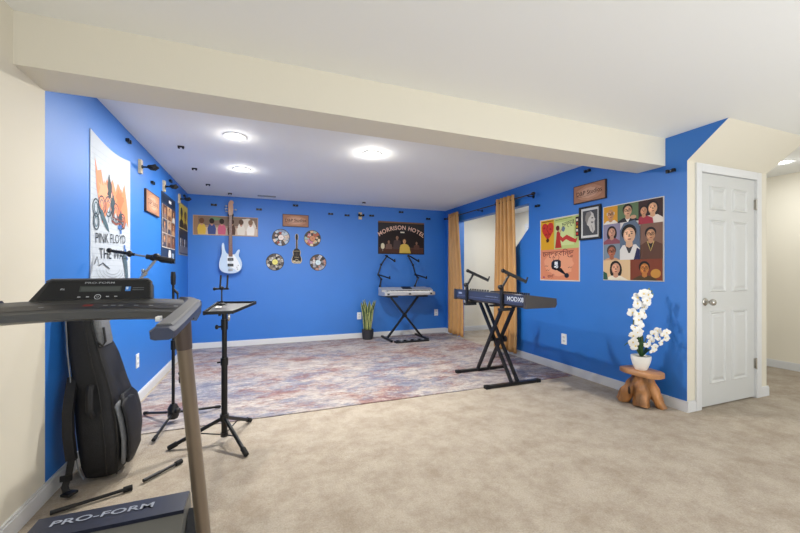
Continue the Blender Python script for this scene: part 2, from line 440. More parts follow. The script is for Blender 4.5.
# hallway door seen through the opening
m = MB(); m.bx(4.700, 4.716, 4.78, 5.50, .012, 1.98)
for (a, b) in ((1.66, 1.88), (.98, 1.54), (.2, .84)):
    for q in (4.88, 5.19):
        m.bx(4.692, 4.701, q, q+.22, a, b, .004)
d2 = struct(m.build('door_2', mt=DOORW))
m = MB()
for (y0, y1, z0, z1) in ((4.70, 4.775, 0, 2.06), (5.505, 5.58, 0, 2.06), (4.775, 5.505, 1.985, 2.06)): m.bx(4.69, 4.719, y0, y1, z0, z1, .004)
struct(m.build('trim_2', mt=WHITE))

# ------------------------------------------------------------ recessed lights (and the lamps in them)
LT = mat('lamp_lens', (255, 250, 240), .5, emit=((255, 248, 236), 9.0))
RING = mat('light_trim_ring', (245, 245, 243), .5)
WARM = (1, .972, .90)
def can(x, y, power, label, col=(.95, .975, 1.0), r=.075):
    t = thing('recessed_light', label, 'ceiling light', (x, y, H), 'recessed lights in the ceiling')
    a = MB(); a.lathe([(r-.012, -.001), (r-.010, -.006), (r, -.010), (r+.015, -.007), (r+.017, -.001)], n=32)
    a.build('trim_ring', t, RING)
    a = MB(); a.lathe([(0, -.0035), (r-.013, -.0035), (r-.013, -.001), (0, -.001)], n=32); a.build('lens', t, LT)
    ld = bpy.data.lights.new('lamp', 'AREA'); ld.shape = 'DISK'; ld.size = 2*(r-.014); ld.energy = power; ld.color = col
    lo = bpy.data.objects.new('lamp', ld); COL.objects.link(lo); lo.parent = t; lo.location = (0, 0, -.013)
    gd = bpy.data.lights.new('lamp_glow', 'POINT'); gd.shadow_soft_size = .03; gd.energy = power*.10; gd.color = col
    go_ = bpy.data.objects.new('lamp_glow', gd); COL.objects.link(go_); go_.parent = t; go_.location = (0, 0, -.04)
    return t
can(-.213, 3.353, CAN_REAR*.5, 'round recessed ceiling light nearest the beam, above the bass guitar side', WARM)
can(-.213, 4.405, CAN_REAR*.7, 'round recessed ceiling light farthest from the beam, deeper in the blue room', WARM)
can(1.001, 3.373, CAN_REAR*1.45, 'round recessed ceiling light alone in the middle of the rear ceiling', WARM)
can(5.102, 2.093, CAN_SIDE, 'round recessed ceiling light past the white door at the right')
# the front half of the basement has the same lights, above and behind the camera
for x, y, l in ((.1, -.9, 'behind the treadmill'), (2.0, -.9, 'over the open carpet behind the viewer'), (2.3, .25, 'in front of the beam, over the open carpet'), (4.9, -.6, 'in the front right corner')):
    can(x, y, CAN_FRONT, 'round recessed ceiling light '+l)
can(4.0, 5.0, 17, 'added recessed light, out of view, brightening the hallway behind the curtains', r=.06)  # lamp out of view, added to make the hallway walls bright

# ceiling vent
m = MB((0.07, 5.845, H)); m.bx(-.06, .20, 5.80, 5.89, H-.006, H-.0005, .002)
m.m(mat('vent_slot', (150, 150, 150), .6))
for q in range(5): m.bx(-.045, .185, 5.812+q*.015, 5.818+q*.015, H-.0085, H-.006)
tag(m.build('ceiling_vent', mt=WHITE), 'narrow white louvred ceiling vent near the back blue wall', 'vent')

# ------------------------------------------------------------ rug
m = MB((1.15, 4.5, 0)); rnd = random.Random(4)
x0, x1, y0, y1 = XL+.04, 3.20, 3.03, 6.05
top = [(x0, y0)]+[(x0+(x1-x0)*i/40, y0+rnd.uniform(-.004, .004)) for i in range(1, 40)]+[(x1, y0), (x1, y1), (x0, y1)]
m.prism(top, (0, 0, 0), (1, 0, 0), (0, 1, 0), .0005, .008)
tag(m.build('area_rug', mt=RUG, flat=True), 'large faded abstract rug in cream, slate blue and rust lying on the beige carpet', 'rug')

# ------------------------------------------------------------ wall plates
def outlet(c, U, label, dark=False):
    o = Vector(c); U = Vector(U); V = Vector((0, 0, 1)); N = U.cross(V)
    m = MB(c); w, h = .037, .06
    m.m(PLATE).prism([(-w, -h), (w, -h), (w, h), (-w, h)], o, U, V, .0005, .006)
    for s in (-1, 1):
        m.m(WHITE); m.prism([(-.017, s*.022-.014), (.017, s*.022-.014), (.017, s*.022+.014), (-.017, s*.022+.014)], o, U, V, .006, .008)
        m.m(BLK)
        for q in (-.007, .007): m.prism([(q-.0012, s*.022-.003), (q+.0012, s*.022-.003), (q+.0012, s*.022+.006), (q-.0012, s*.022+.006)], o, U, V, .008, .0084)
    return tag(m.build('wall_outlet', flat=True), label, 'outlet')
outlet((XL, 3.77, .37), LU, 'white electrical outlet on the left blue wall beyond the guitar bag')
outlet((1.575, YB, .385), BU, 'white electrical outlet on the back wall beside the snake plant')
outlet((3.06, YB, .385), BU, 'white electrical outlet on the back wall right of the silver keyboard')
outlet((XR, 3.20, .375), RU, 'white electrical outlet on the right blue wall below the red and yellow poster')

# ------------------------------------------------------------ small black mounts
def mount(c, U, V, label):
    k = .5 if abs(c[2]-H) < .001 else (.7 if U[1] else .8)
    o = Vector(c); U = Vector(U)*k; V = Vector(V)*k; m = MB(c)
    def rc(a, b, w, h): return [(a-w, b-h), (a+w, b-h), (a+w, b+h), (a-w, b+h)]
    m.m(BLK).prism(rc(0, 0, .052, .017), o, U, V, .0005, .012)
    m.prism(rc(-.034, 0, .014, .020), o, U, V, .012, .024); m.prism(rc(.034, 0, .014, .020), o, U, V, .012, .024)
    m.m(SILV).prism([(.006*math.cos(t*PI/4), .006*math.sin(t*PI/4)) for t in range(8)], o, U, V, .012, .015)
    return tag(m.build('wall_mount', flat=True), label, 'wall mount', 'small black mounting blocks')
Z1 = (0, 0, 1)
for x, z, l in ((-.675, 2.157, 'small black mounting block on the back wall left of the bass headstock'),
                (-.042, 2.128, 'small black mounting block on the back wall right of the bass headstock'),
                (.511, 2.225, 'small black mounting block directly above the wooden sign on the back wall'),
                (1.08, 2.121, 'small black mounting block on the back wall right of the wooden sign'),
                (1.361, 2.112, 'small black mounting block just left of the small wooden hanger on the back wall'),
                (1.798, 2.13, 'small black mounting block just right of the small wooden hanger on the back wall'),
                (2.353, 2.225, 'small black mounting block directly above the dark hotel poster'),
                (2.892, 2.132, 'small black mounting block on the back wall right of the dark hotel poster')):
    mount((x, YB, z), BU, Z1, l)
for y, z, l in ((3.622, 1.978, 'small black mounting block on the right wall beside the curtain rod end'),
                (2.876, 2.225, 'small black mounting block on the right wall tucked by the beam, above the wooden sign'),
                (2.036, 2.006, 'small black mounting block on the right wall between beam and door corner')):
    mount((XR, y, z), RU, Z1, l)
for y, z, l in ((3.517, 2.209, 'small black mounting block on the left wall above the white tapestry, nearest the camera'),
                (4.211, 2.03, 'small black mounting block on the left wall above the small wooden sign'),
                (4.956, 2.222, 'small black mounting block on the left wall above the second hanger'),
                (5.771, 2.205, 'small black mounting block on the left wall nearest the back corner')):
    mount((XL, y, z), LU, Z1, l)
for x, y, l in ((-.691, 3.796, 'small black mounting block on the ceiling, first from the beam'),
                (-.698, 4.549, 'small black mounting block on the ceiling, second from the beam'),
                (-.66, 5.317, 'small black mounting block on the ceiling, third from the beam'),
                (-.435, 5.81, 'small black mounting block on the ceiling close to the back wall, above the bass guitar'),
                (1.574, 5.77, 'small black mounting block on the ceiling above the middle of the back wall')):
    mount((x, y, H), (1, 0, 0), (0, -1, 0), l)

# ------------------------------------------------------------ instrument hangers with a wooden block
def hanger(c, U, label, arm=.055, sc=1.0):
    o = Vector(c); U = Vector(U); V = Vector((0, 0, 1)); N = U.cross(V)
    t = thing('guitar_hanger', label, 'hanger', c, 'guitar hangers with wooden blocks')
    m = MB(c); m.prism([(-.028*sc, -.06*sc), (.028*sc, -.06*sc), (.028*sc, .06*sc), (-.028*sc, .06*sc)], o, U, V, .0005, .022)
    m.build('wooden_block', t, WOODL, flat=True)
    m = MB(c); q = o+N*.022
    m.cyl(q, q+N*arm, .008); m.lathe([(0, 0), (.016, 0), (.016, .008), (0, .008)], q, 16, N)
    m.build('arm', t, BLKM)
    m = MB(c); e = q+N*(arm)
    for s in (-1, 1):
        m.tube([e, e+U*s*.030+N*.006, e+U*s*.040+N*.035, e+U*s*.036+N*.062+V*.016], [.012, .016, .017, .011])
    m.build('yoke', t, RUB)
    return t
hanger((XL, 3.823, 2.085), LU, 'black yoke hanger on a pale wooden block, nearest the camera on the left wall')
hanger((XL, 4.656, 2.095), LU, 'black yoke hanger on a pale wooden block, above the tall dark blue poster')
hanger((XL, 5.449, 2.105), LU, 'black yoke hanger on a pale wooden block, above the yellow poster near the corner')
hanger((1.59, YB, 2.116), BU, 'empty black yoke hanger on a small pale block, left of the hotel poster', arm=.03)

# ------------------------------------------------------------ wall art
# tall white tapestry, left wall
w, h = .74, 1.02; oz = 1.04
n = 16
topc = [(w*(1-i/n), h-.035*math.sin(PI*i/n)) for i in range(n+1)]
A = Art((XL, 2.837, oz), LU, w, h, '#bcc4ce', frame_poly=[(0, 0), (w, 0)]+topc)
for i in range(24): A.line('#a3adb8', [(.01, .04+i*.038), (w-.01, .04+i*.038)], .002)
rnd = random.Random(2)
for i in range(40):
    u = rnd.uniform(.03, .7); j = rnd.randrange(23); A.k -= A.step; A.line('#a3adb8', [(u, .04+j*.038), (u, .078+j*.038)], .002)
def spl(c, u, v, ru, rv, s): A.blob(c, u, v, ru, rv, s, 30, .6)
A.poly('#e88a62', [(.06, .86), (.10, .78), (.16, .80), (.20, .70), (.26, .76), (.30, .72), (.36, .78), (.42, .70), (.46, .78), (.55, .72), (.60, .80), (.67, .62), (.69, .46), (.63, .52), (.60, .44), (.54, .56), (.48, .48), (.42, .55), (.36, .50), (.30, .58), (.24, .50), (.18, .44), (.13, .56), (.09, .66)])
spl('#f0a07c', .2, .64, .13, .12, 3); spl('#d9744e', .5, .66, .11, .1, 4); spl('#e88a62', .6, .56, .09, .12, 5); spl('#f3b89a', .33, .62, .06, .1, 6)
spl('#2e3c44', .30, .70, .05, .12, 8); spl('#3a4a52', .36, .60, .05, .10, 9); spl('#41505a', .52, .50, .06, .10, 10)
for u, v, r in ((.08, .53, .05), (.17, .56, .055), (.28, .57, .06), (.42, .54, .065), (.56, .50, .05), (.08, .44, .045)):
    A.ring('#33414e', u, v, r, r*1.15, .010); A.ring('#4d6b78', u, v, r*.55, r*.7, .008)
A.poly('#49626c', [(.13, .55), (.19, .52), (.27, .44), (.30, .39), (.24, .41), (.16, .47)])
for k_ in range(5): A.line('#33414e', [(.28+.07*k_, .46), (.31+.07*k_, .54), (.35+.07*k_, .47)], .008)
A.line('#8e4a3a', [(.34, .48), (.42, .46), (.5, .48), (.6, .45)], .012); A.line('#8e4a3a', [(.36, .51), (.45, .50), (.58, .50)], .008)
for u, v in ((.46, .43), (.50, .40), (.50, .44), (.58, .29), (.60, .26), (.58, .23), (.63, .20)): A.rect('#3f6db0', u, v, u+.035, v+.03)
A.poly('#4c5f69', [(.55, .22), (.60, .27), (.66, .18), (.68, .05), (.62, .02), (.60, .12)])
A.text('#23272c', 'PINK FLOYD', .34, .345, .095, .06, -.0005, 1.05); A.text('#23272c', 'THE WALL', .40, .235, .105, .02, -.0005, 1.1)
for k_ in range(4): A.ring('#8a949c', .36, .13, .28-.05*k_, -.10+.02*k_, .004, 0, PI)
A.line('#23272c', [(.05, .16), (.09, .21), (.12, .15), (.18, .17), (.3, .13)], .008)
tag(A.done('wall_tapestry'), 'tall white cloth poster with orange splash and ink sketches on the left wall', 'poster')

# wooden "D&P Studios" plaques
def plaque(o, U, w, h, label, seed):
    A = Art(o, U, w, h, mat('dark_plaque_edge', (52, 34, 26), .5), th=.018)
    A.rect('#a5765c', .008, .008, w-.008, h-.008)
    A.blob('#b98a6e', w*.5, h*.5, w*.42, h*.42, seed, 28, .12); A.blob('#cba086', w*.5, h*.5, w*.3, h*.3, seed+1, 28, .14)
    A.text('#4a2a20', 'D&P Studios', w*.5, h*.52, h*.33, .03, .0008, .98)
    A.line('#4a2a20', [(w*.1, h*.36), (w*.35, h*.33), (w*.9, h*.42)], h*.015)
    return tag(A.done('wooden_sign'), label, 'sign', 'brown studio name signs')
plaque((XL, 3.968, 1.715), LU, .46, .21, 'small brown wooden studio sign on the left blue wall', 3)
plaque((.31, YB, 1.877), BU, .408, .20, 'small brown wooden studio sign on the back wall above the records', 6)
plaque((XR, 3.05, 1.893), RU, .40, .195, 'small brown wooden studio sign on the right wall above the framed portrait', 9)

# poster 2 (left wall): dark blue border, collage
w, h = .67, .78; A = Art((XL, 4.571, 1.25), LU, w, h, '#2b3c58')
A.rect('#cfc6bb', .02, .17, w-.02, h-.13)
cols = ['#8a5a40', '#b59b85', '#6a4a3c', '#d8cfc4', '#96705a', '#4b4a58', '#c49a72', '#7d6b66']
rnd = random.Random(9)
for j in range(3):
    for i in range(3):
        u0, v0 = .03+i*.207, .18+j*.158; A.rect(cols[rnd.randrange(8)], u0, v0, u0+.198, v0+.15)
        A.person(u0+.10, v0+.10, .034, cols[(i+j) % 3] if False else '#c08f6c', '#2a1d18', cols[rnd.randrange(8)], clip=(u0, v0, u0+.198, v0+.15))
A.rect('#1d2a40', .04, .68, w-.04, .75); A.rect('#e6e6e6', .30, .695, .42, .73)
A.poly('#e4e7ea', [(.30, .03), (.38, .03), (.42, .10), (.38, .155), (.30, .15), (.27, .09)]); A.rect('#9db4cf', .46, .03, .55, .12)
tag(A.done('wall_poster'), 'tall narrow dark blue poster with a collage of pale pictures on the left wall', 'poster')
# poster 3
w, h = .60, .71; A = Art((XL, 5.449, 1.375), LU, w, h, '#8d8a86')
A.rect('#e0c648', .015, .36, w-.015, h-.015); A.rect('#2a2b33', .015, .015, w-.015, .355)
A.person(.17, .56, .07, '#2b2620', '#2b2620', '#2b2620', clip=(.02, .37, .3, .69)); A.person(.42, .54, .07, '#8f6a3a', '#2b2620', '#55401f', clip=(.3, .37, .58, .69))
for k_ in range(6): A.line('#2b2620', [(.05+.09*k_, .40), (.08+.09*k_, .5), (.06+.09*k_, .62)], .012)
for k_, c in enumerate(['#b9b4ae', '#7f6f66', '#c7c4c4', '#59545a']): A.person(.10+.13*k_, .19, .05, c, '#15151a', '#6e6b70', clip=(.02, .03, .58, .34))
tag(A.done('wall_poster'), 'yellow and black poster on the left wall next to the back corner', 'poster')

# back wall strip: generic row of people seen from behind
w, h = .897, .295; A = Art((-.954, YB, 1.699), BU, w, h, '#b89a80')
A.rect('#7f6a5c', .01, .15, w-.01, h-.01); A.rect('#cdb9a4', .01, .01, w-.01, .12); A.rect('#a88a78', .0+.01, .12, w-.01, .15)
A.rect('#9c7a60', .01, .01, .07, h-.01); A.blob('#d9cdbc', .74, .17, .14, .11, 5, 24, .2); A.blob('#6e8a64', .30, .25, .1, .03, 6)
for i, (c, hc) in enumerate([('#d9b44a', '#6a4630'), ('#3f4f86', '#2a1c18'), ('#c8607a', '#2a1c18'), ('#5a4038', '#3a241c'), ('#e4dccd', '#5a4030'), ('#efe9de', '#8a6a50')]):
    cx = .115+i*.135
    A.poly(c, [(cx-.05, .015), (cx+.05, .015), (cx+.058, .10), (cx+.035, .165), (cx-.035, .165), (cx-.058, .10)])
    A.ell('#c4937a', cx, .175, .018, .03); A.ell(hc, cx, .215, .034, .042)
tag(A.done('wall_poster'), 'long horizontal print of people seen from behind, behind the bass guitar neck', 'poster')

# dark hotel poster
w, h = .894, .585; A = Art((1.917, YB, 1.465), BU, w, h, '#2c211d')
A.rect('#7a5c45', 0, h-.028, w, h); A.rect('#33302f', .02, .02, w-.02, h-.04)
A.rect('#241a18', .02, .11, w-.02, .42); A.rect('#4a2c22', .02, .02, w-.02, .11)
A.line('#6a4032', [(.02, .115), (w-.02, .115)], .008)
for u, v, s, c in ((.2, .22, .030, '#6d5348'), (.36, .30, .036, '#4a3a3a'), (.74, .21, .028, '#5a3a30')):
    A.person(u, v, s, '#8a6650', '#1a1210', c, clip=(.02, .09, w-.02, .5))
A.person(.50, .235, .042, '#c79a6c', '#4a2f20', '#c9aa4c', clip=(.02, .02, w-.02, .5))
A.poly('#d3b552', [(.40, .02), (.62, .02), (.60, .13), (.55, .18), (.46, .18), (.41, .13)]); A.rect('#cdb04c', .46, .02, .62, .05)
A.blob('#d9cfae', .085, .14, .038, .055, 2, 16, .12); A.rect('#8a8272', .078, .05, .092, .09); A.rect('#e6e0cc', .42, .385, .50, .408)
A.arc_text('#ecc2ac', 'MORRISON HOTEL', w/2, .478, .104, .75, .0015)
tag(A.done('wall_poster'), 'dark poster with arched pink lettering on the back wall above the silver keyboard', 'poster')

# four records
def record(x, z, lab, seed, label, pal):
    m = MB((x, YB, z)); r = .137
    t = thing('vinyl_record', label, 'record', (x, YB, z), 'decorated records on the back wall')
    m.m(mat('vinyl', (30, 26, 26), .3)).prism([(r*math.cos(2*PI*i/48), r*math.sin(2*PI*i/48)) for i in range(48)], (x, YB, z), (1, 0, 0), (0, 0, 1), .001, .005)
    o = m.build('disc', t, flat=True)
    A = Art((x-.001, YB, z-.001), BU, .002, .002, '#201c1c', th=.0052); A.k = .0062
    rnd = random.Random(seed)
    na = 13
    for i in range(na):
        a0 = 2*PI*i/na; a1 = a0+2*PI/na*.93
        for (ra, rb) in ((.052, .09), (.092, .128)):
            A.k -= A.step
            A.poly(rnd.choice(pal), [(ra*math.cos(a0), ra*math.sin(a0)), (rb*math.cos(a0), rb*math.sin(a0)), (rb*math.cos((a0+a1)/2)*1.0, rb*math.sin((a0+a1)/2)), (rb*math.cos(a1), rb*math.sin(a1)), (ra*math.cos(a1), ra*math.sin(a1))])
    A.k += A.step
    for _ in range(6):
        a = rnd.uniform(0, 6.28); q = rnd.uniform(.06, .1); A.blob(rnd.choice(pal), q*math.cos(a), q*math.sin(a), .026, .022, rnd.random(), 12, .3)
    o2 = None
    A.mb.bm.faces.ensure_lookup_table(); bmesh.ops.delete(A.mb.bm, geom=[f for f in A.mb.bm.faces[:6]], context='FACES'); A.mb.o = Vector((x, YB, z)); A.done('collage_print', t)
    A = Art((x, YB, z), BU, .002, .002, '#201c1c', th=.009)
    A.ell(lab, 0, 0, .044, .044, 28); A.ell('#3a3230', 0, 0, .005, .005, 10)
    A.mb.o = Vector((x, YB, z)); A.done('centre_label', t)
record(.287, 1.699, '#e9dcd6', 1, 'record with white centre label, upper left of the small black guitar sign', ['#8c9bb0', '#d9c3b2', '#a04a3c', '#5c5048', '#c9b8a6', '#2f3340', '#b9c4cc'])
record(.782, 1.699, '#c98a66', 2, 'record with orange brown centre label, upper right of the small black guitar sign', ['#b2604a', '#d7b38c', '#9cb2a8', '#5d4a40', '#c9809a', '#e0cfae', '#3c3430'])
record(.196, 1.304, '#e6dc7c', 3, 'record with yellow centre label, lower left of the small black guitar sign', ['#4c4440', '#7d736a', '#2f2a28', '#9a9288', '#c8c4bc', '#5a5450', '#3a3634'])
record(.872, 1.302, '#cfe0e6', 4, 'record with pale blue centre label, lower right of the small black guitar sign', ['#4c4440', '#8a8486', '#b98a7a', '#d0ccc8', '#5a5450', '#34302e', '#a4a8b4'])

# small flat guitar sign between the records
def half(pts): return pts+[(-u, v) for u, v in reversed(pts)]
go = (.53, YB, 1.285)
gp = [(.055, 0), (.075, .02), (.082, .06), (.070, .10), (.056, .13), (.06, .16), (.063, .19), (.05, .22), (.028, .235), (.016, .24), (.014, .38), (.024, .395), (.026, .44), (.018, .475), (.008, .48)]
A = Art(go, BU, .1, .1, '#d8c4a0', th=.010, frame_poly=half(gp))
inn = [(u*.88 if u > .03 else u*.7, .012+v*.965) for u, v in gp]
A.poly('#1f1a19', half(inn)); A.ell('#3a2f28', 0, .145, .026, .026); A.rect('#c9b48c', -.022, .058, .022, .066)
for k_ in range(4): A.line('#5a5048', [(-.006+.004*k_, .07), (-.006+.004*k_, .40)], .001)
A.text('#e6d9bc', 'Music', 0, .030, .052, 0, .001); A.text('#c9b48c', 'Love', 0, .10, .034)
A.line('#c9b48c', [(-.05, .195), (.05, .195)], .003); A.line('#c9b48c', [(-.045, .205), (.045, .205)], .002)
tag(A.done('guitar_sign'), 'small flat black guitar shaped sign in the middle of the four records', 'sign')

# right wall: red/yellow poster
w, h = .60, .745; A = Art((XR, 3.578, 1.042), RU, w, h, '#dcd6cf')
g = .012; mid = h*.5
A.rect('#d9a324', g, mid, w*.38, h-g); A.rect('#bccb7e', w*.38, mid, w-g, h-g); A.rect('#d0dc98', w*.42, mid+.04, w-.08, h-.06)
A.poly('#c8372c', [(.03, .66), (.05, .69), (.09, .70), (.125, .675), (.16, .70), (.205, .69), (.222, .65), (.215, .59), (.17, .53), (.125, .485), (.07, .55), (.035, .60)])
A.line('#7b1c14', [(.125, .67), (.11, .62), (.14, .58), (.12, .50)], .008)
for q in ((.07, .64), (.17, .62), (.10, .56), (.16, .56)): A.blob('#9c241c', q[0], q[1], .02, .014, q[0]*100, 12)
A.blob('#4a2412', .125, .485, .03, .028, 4); A.line('#4a2412', [(.03, .715), (.22, .715)], .008)
A.poly('#b3302c', [(.245, .385), (.345, .385), (.325, .48), (.325, .56), (.30, .58), (.27, .575), (.262, .50)])
A.poly('#c23a34', [(.31, .54), (.36, .50), (.42, .53), (.48, .50), (.54, .47), (.57, .49), (.55, .43), (.47, .45), (.41, .48), (.36, .45), (.32, .48)])
A.ell('#c98f6a', .293, .605, .022, .028); A.ell('#5a1f1a', .285, .62, .028, .03); A.line('#c98f6a', [(.31, .56), (.345, .60), (.36, .63)], .012); A.blob('#6b7e94', .37, .60, .028, .035, 8)
A.text('#2c3a24', 'চন্দ্র', .44, .655, .075, .15); A.line('#5a6a40', [(.25, .712), (.50, .722)], .006)
A.rect('#3a2418', w-.055, .50, w-.014, h-.03)
for i in range(5): A.rect(['#c8372c', '#e9e2d2', '#d9a324', '#b3302c', '#e9e2d2'][i], w-.048, .515+i*.038, w-.022, .54+i*.038)
A.rect('#d98a68', g, g, w-g, mid); A.blob('#e59f7c', .3, .20, .24, .15, 11, 28, .15)
A.text('#6a2c2a', 'চন্দ্রবিন্দু', .28, .318, .085, 0, .0008, 1.25)
A.poly('#1e2230', [(.19, .22), (.22, .245), (.30, .25), (.335, .23), (.335, .17), (.31, .14), (.30, .135), (.33, .10), (.40, .07), (.41, .08), (.345, .11), (.325, .145), (.34, .15), (.25, .125), (.20, .14), (.185, .17)])
A.ell('#1e2230', .42, .065, .034, .028); A.text('#eef2f6', '88', .262, .205, .05, 0, .003); A.text('#eef2f6', '=D', .262, .165, .045, 0, .003)
for k_ in (-1, 1): A.line('#8c2c26', [(.26+.035*k_, .25), (.26+.05*k_, .275), (.26+.035*k_, .30)], .006)
for q in ((.10, .12), (.44, .15), (.08, .17)): A.line('#5e2e2c', [(q[0], q[1]), (q[0]+.02, q[1]+.012), (q[0]+.04, q[1]), (q[0]+.055, q[1]+.014)], .005)
A.text('#6a2c2a', 'বাড়ি', .17, .05, .05); A.rect('#a04a6a', .05, .03, .08, .05)
tag(A.done('wall_poster'), 'red, yellow and green poster over an orange one, on the right wall beside the curtain', 'poster')

# framed sketch portrait
t = thing('framed_portrait', 'black framed grey portrait drawing of a bearded head between the two right wall posters', 'picture', (XR, 2.843, 1.49))
m = MB((XR, 2.843, 1.49)); w, h = .268, .355; o = (XR, 2.977, 1.491); fr = .02
for pl in ([(0, 0), (w, 0), (w, fr), (0, fr)], [(0, h-fr), (w, h-fr), (w, h), (0, h)], [(0, fr), (fr, fr), (fr, h-fr), (0, h-fr)], [(w-fr, fr), (w, fr), (w, h-fr), (w-fr, h-fr)]):
    m.prism(pl, o, RU, (0, 0, 1), .001, .022)
m.build('frame', t, BLK, flat=True)
A = Art((XR, 2.977-fr, 1.491+fr), RU, w-2*fr, h-2*fr, '#d9d9d6', th=.008); A.mb.o = Vector((XR, 2.843, 1.49))
w2, h2 = w-2*fr, h-2*fr
A.rect('#4b4c50', .022, .025, w2-.022, h2-.025)
A.poly('#c9c5bf', [(.07, .27), (.12, .28), (.155, .25), (.165, .21), (.178, .19), (.168, .17), (.17, .14), (.175, .08), (.15, .045), (.12, .07), (.10, .12), (.075, .14), (.055, .19), (.055, .23)])
A.poly('#8b8783', [(.07, .27), (.12, .28), (.13, .24), (.10, .21), (.085, .17), (.075, .14), (.055, .19), (.055, .23)])
A.ell('#2c2b2c', .142, .205, .012, .006); A.poly('#77736f', [(.125, .17), (.16, .165), (.15, .15), (.13, .15)]); A.line('#6d6a68', [(.13, .13), (.145, .09), (.15, .06)], .004)
A.done('drawing', t)

# right wall: collage of portraits
w, h = .596, .742; A = Art((XR, 2.689, 1.064), RU, w, h, '#d9d4ce'); g = .008
def cell(c, u0, v0, u1, v1, cx, cy, s, **kw):
    A.rect(c, u0, v0, u1, v1); A.person(cx, cy, s, clip=(u0, v0, u1, v1), **kw)
cell('#d79a2e', g, .56, .16, h-g, .085, .655, .052, skin='#c08a5c', hair='#c9c2b8', cloth='#e6ddd0', glasses=True, bald=True)
cell('#5c7452', .16, .56, .37, h-g, .265, .665, .055, skin='#c79a78', hair='#221a16', cloth='#24222a', glasses=True, collar='#e9e4dc')
A.ell('#c79a78', .32, .60, .03, .018)
cell('#3a2320', .37, .52, w-g, h-g, .50, .655, .055, skin='#d0a07c', hair='#1c1212', cloth='#e3d8cc', longhair=True)
A.person(.42, .64, .042, skin='#b98664', hair='#241614', cloth='#a03040', clip=(.37, .52, w-g, h-g), longhair=True)
cell('#8d86a0', g, .36, .19, .56, .10, .475, .052, skin='#b98a72', hair='#1f1718', cloth='#8a4e5a', longhair=True)
cell('#7b8a98', g, .20, .19, .36, .10, .285, .055, skin='#a3644a', hair='#4a3a34', cloth='#c79a7c', glasses=True, bald=False)
cell('#7a5a4c', .39, .20, w-g, .52, .485, .42, .055, skin='#b98a68', hair='#1a1312', cloth='#5a3a2c', glasses=True, collar='#1e1a1c')
A.line('#d9c070', [(.455, .36), (.485, .27), (.515, .36)], .006)
cell('#d8b88e', g, g, .295, .20, .145, .118, .062, skin='#c79478', hair='#1c1514', cloth='#e8e0cc', longhair=True)
A.poly('#2f5a48', [(g, g), (.06, g), (.05, .07), (g, .09)])
cell('#7a3a24', .295, g, w-g, .20, .43, .115, .055, skin='#b8763a', hair='#17110f', cloth='#4b3a22', glasses=True, moust=True)
A.ell('#c08a3e', .53, .07, .045, .04)
A.poly('#5b6a80', [(.19, .20), (.39, .20), (.39, .50), (.34, .57), (.23, .55), (.19, .48)])
A.person(.285, .435, .082, '#d3a888', '#17120f', '#dcd8d4', collar='#3c3a40', clip=(.19, .20, .39, .60))
A.poly('#24244e', [(.33, .20), (.39, .20), (.39, .29), (.36, .31)])
tag(A.done('wall_poster'), 'large poster with a grid of portrait photographs on the right wall, nearest the white door', 'poster')

# ------------------------------------------------------------ bass guitar on the back wall
bc = (-.44, YB, 1.06)
t = thing('bass_guitar', 'pale blue and white electric bass guitar hanging on the back wall', 'guitar', bc)
BASS = t
S = .00255
out = [(190, 275), (183, 300), (188, 345), (172, 385), (168, 425), (178, 450), (205, 464), (240, 468), (280, 462), (305, 440), (311, 405), (300, 375), (288, 358), (292, 335), (297, 322), (288, 314), (276, 330), (268, 345), (258, 348), (222, 348), (208, 332), (202, 305), (199, 280)]
body = [((u-239)*S, (468-v)*S) for u, v in out]
def smooth_poly(P, n=2):
    for _ in range(n):
        Q = []
        for i in range(len(P)):
            a, b = P[i], P[(i+1) % len(P)]
            Q += [(.75*a[0]+.25*b[0], .75*a[1]+.25*b[1]), (.25*a[0]+.75*b[0], .25*a[1]+.75*b[1])]
        P = Q
    return P
body = smooth_poly(list(reversed(body)))
BO = (bc[0], YB-.065, bc[2])
m = MB(bc); m.prism(body, BO, BU, (0, 0, 1), 0, .04); m.build('body', t, mat('pale_blue_lacquer', (196, 216, 236), .2, coat=.5), ang=50)
m = MB(bc); pg = [(-.05, .30), (.03, .31), (.08, .27), (.16, .12), (.15, .05), (.10, .03), (.05, .08), (-.03, .10), (-.06, .2)]
m.prism(smooth_poly(list(reversed(pg))), BO, BU, (0, 0, 1), .0405, .043); m.build('pickguard', t, mat('white_pickguard', (232, 236, 240), .3), flat=True)
for v in (.225, .135):
    m = MB(bc); m.bx(bc[0]-.045, bc[0]+.045, BO[1]-.052, BO[1]-.0435, bc[2]+v-.022, bc[2]+v+.022, .003)
    m.mats = [BLK]; m.m(SILV)
    for q in range(4): m.cyl((bc[0]-.03+.02*q, BO[1]-.051, bc[2]+v), (bc[0]-.03+.02*q, BO[1]-.0535, bc[2]+v), .004)
    m.mats.insert(0, BLK) if False else None
    m.build('pickup', t)
m = MB(bc); m.bx(bc[0]-.035, bc[0]+.035, BO[1]-.05, BO[1]-.0435, bc[2]+.04, bc[2]+.075, .002); m.build('bridge', t, SILV)
m = MB(bc)
for q in ((.10, .10), (.12, .13), (.11, .07)): m.cyl((bc[0]+q[0], BO[1]-.043, bc[2]+q[1]), (bc[0]+q[0], BO[1]-.058, bc[2]+q[1]), .009)
m.build('control_knobs', t, SILV)
m = MB(bc); NK = mat('bass_fretboard', (122, 78, 62), .5, noise=(20, .15, (3, 3, .6)))
m.prism([(-.031, .27), (.031, .27), (.022, .93), (-.022, .93)], BO, BU, (0, 0, 1), .030, .050)
m.m(SILV)
for i in range(20):
    v = .93-.64*(1-2**(-(i+1)/12.))/(1-2**(-20/12.))
    hw = .031-(v-.27)/.66*.009; m.prism([(-hw, v-.0015), (hw, v-.0015), (hw, v+.0015), (-hw, v+.0015)], BO, BU, (0, 0, 1), .050, .0515)
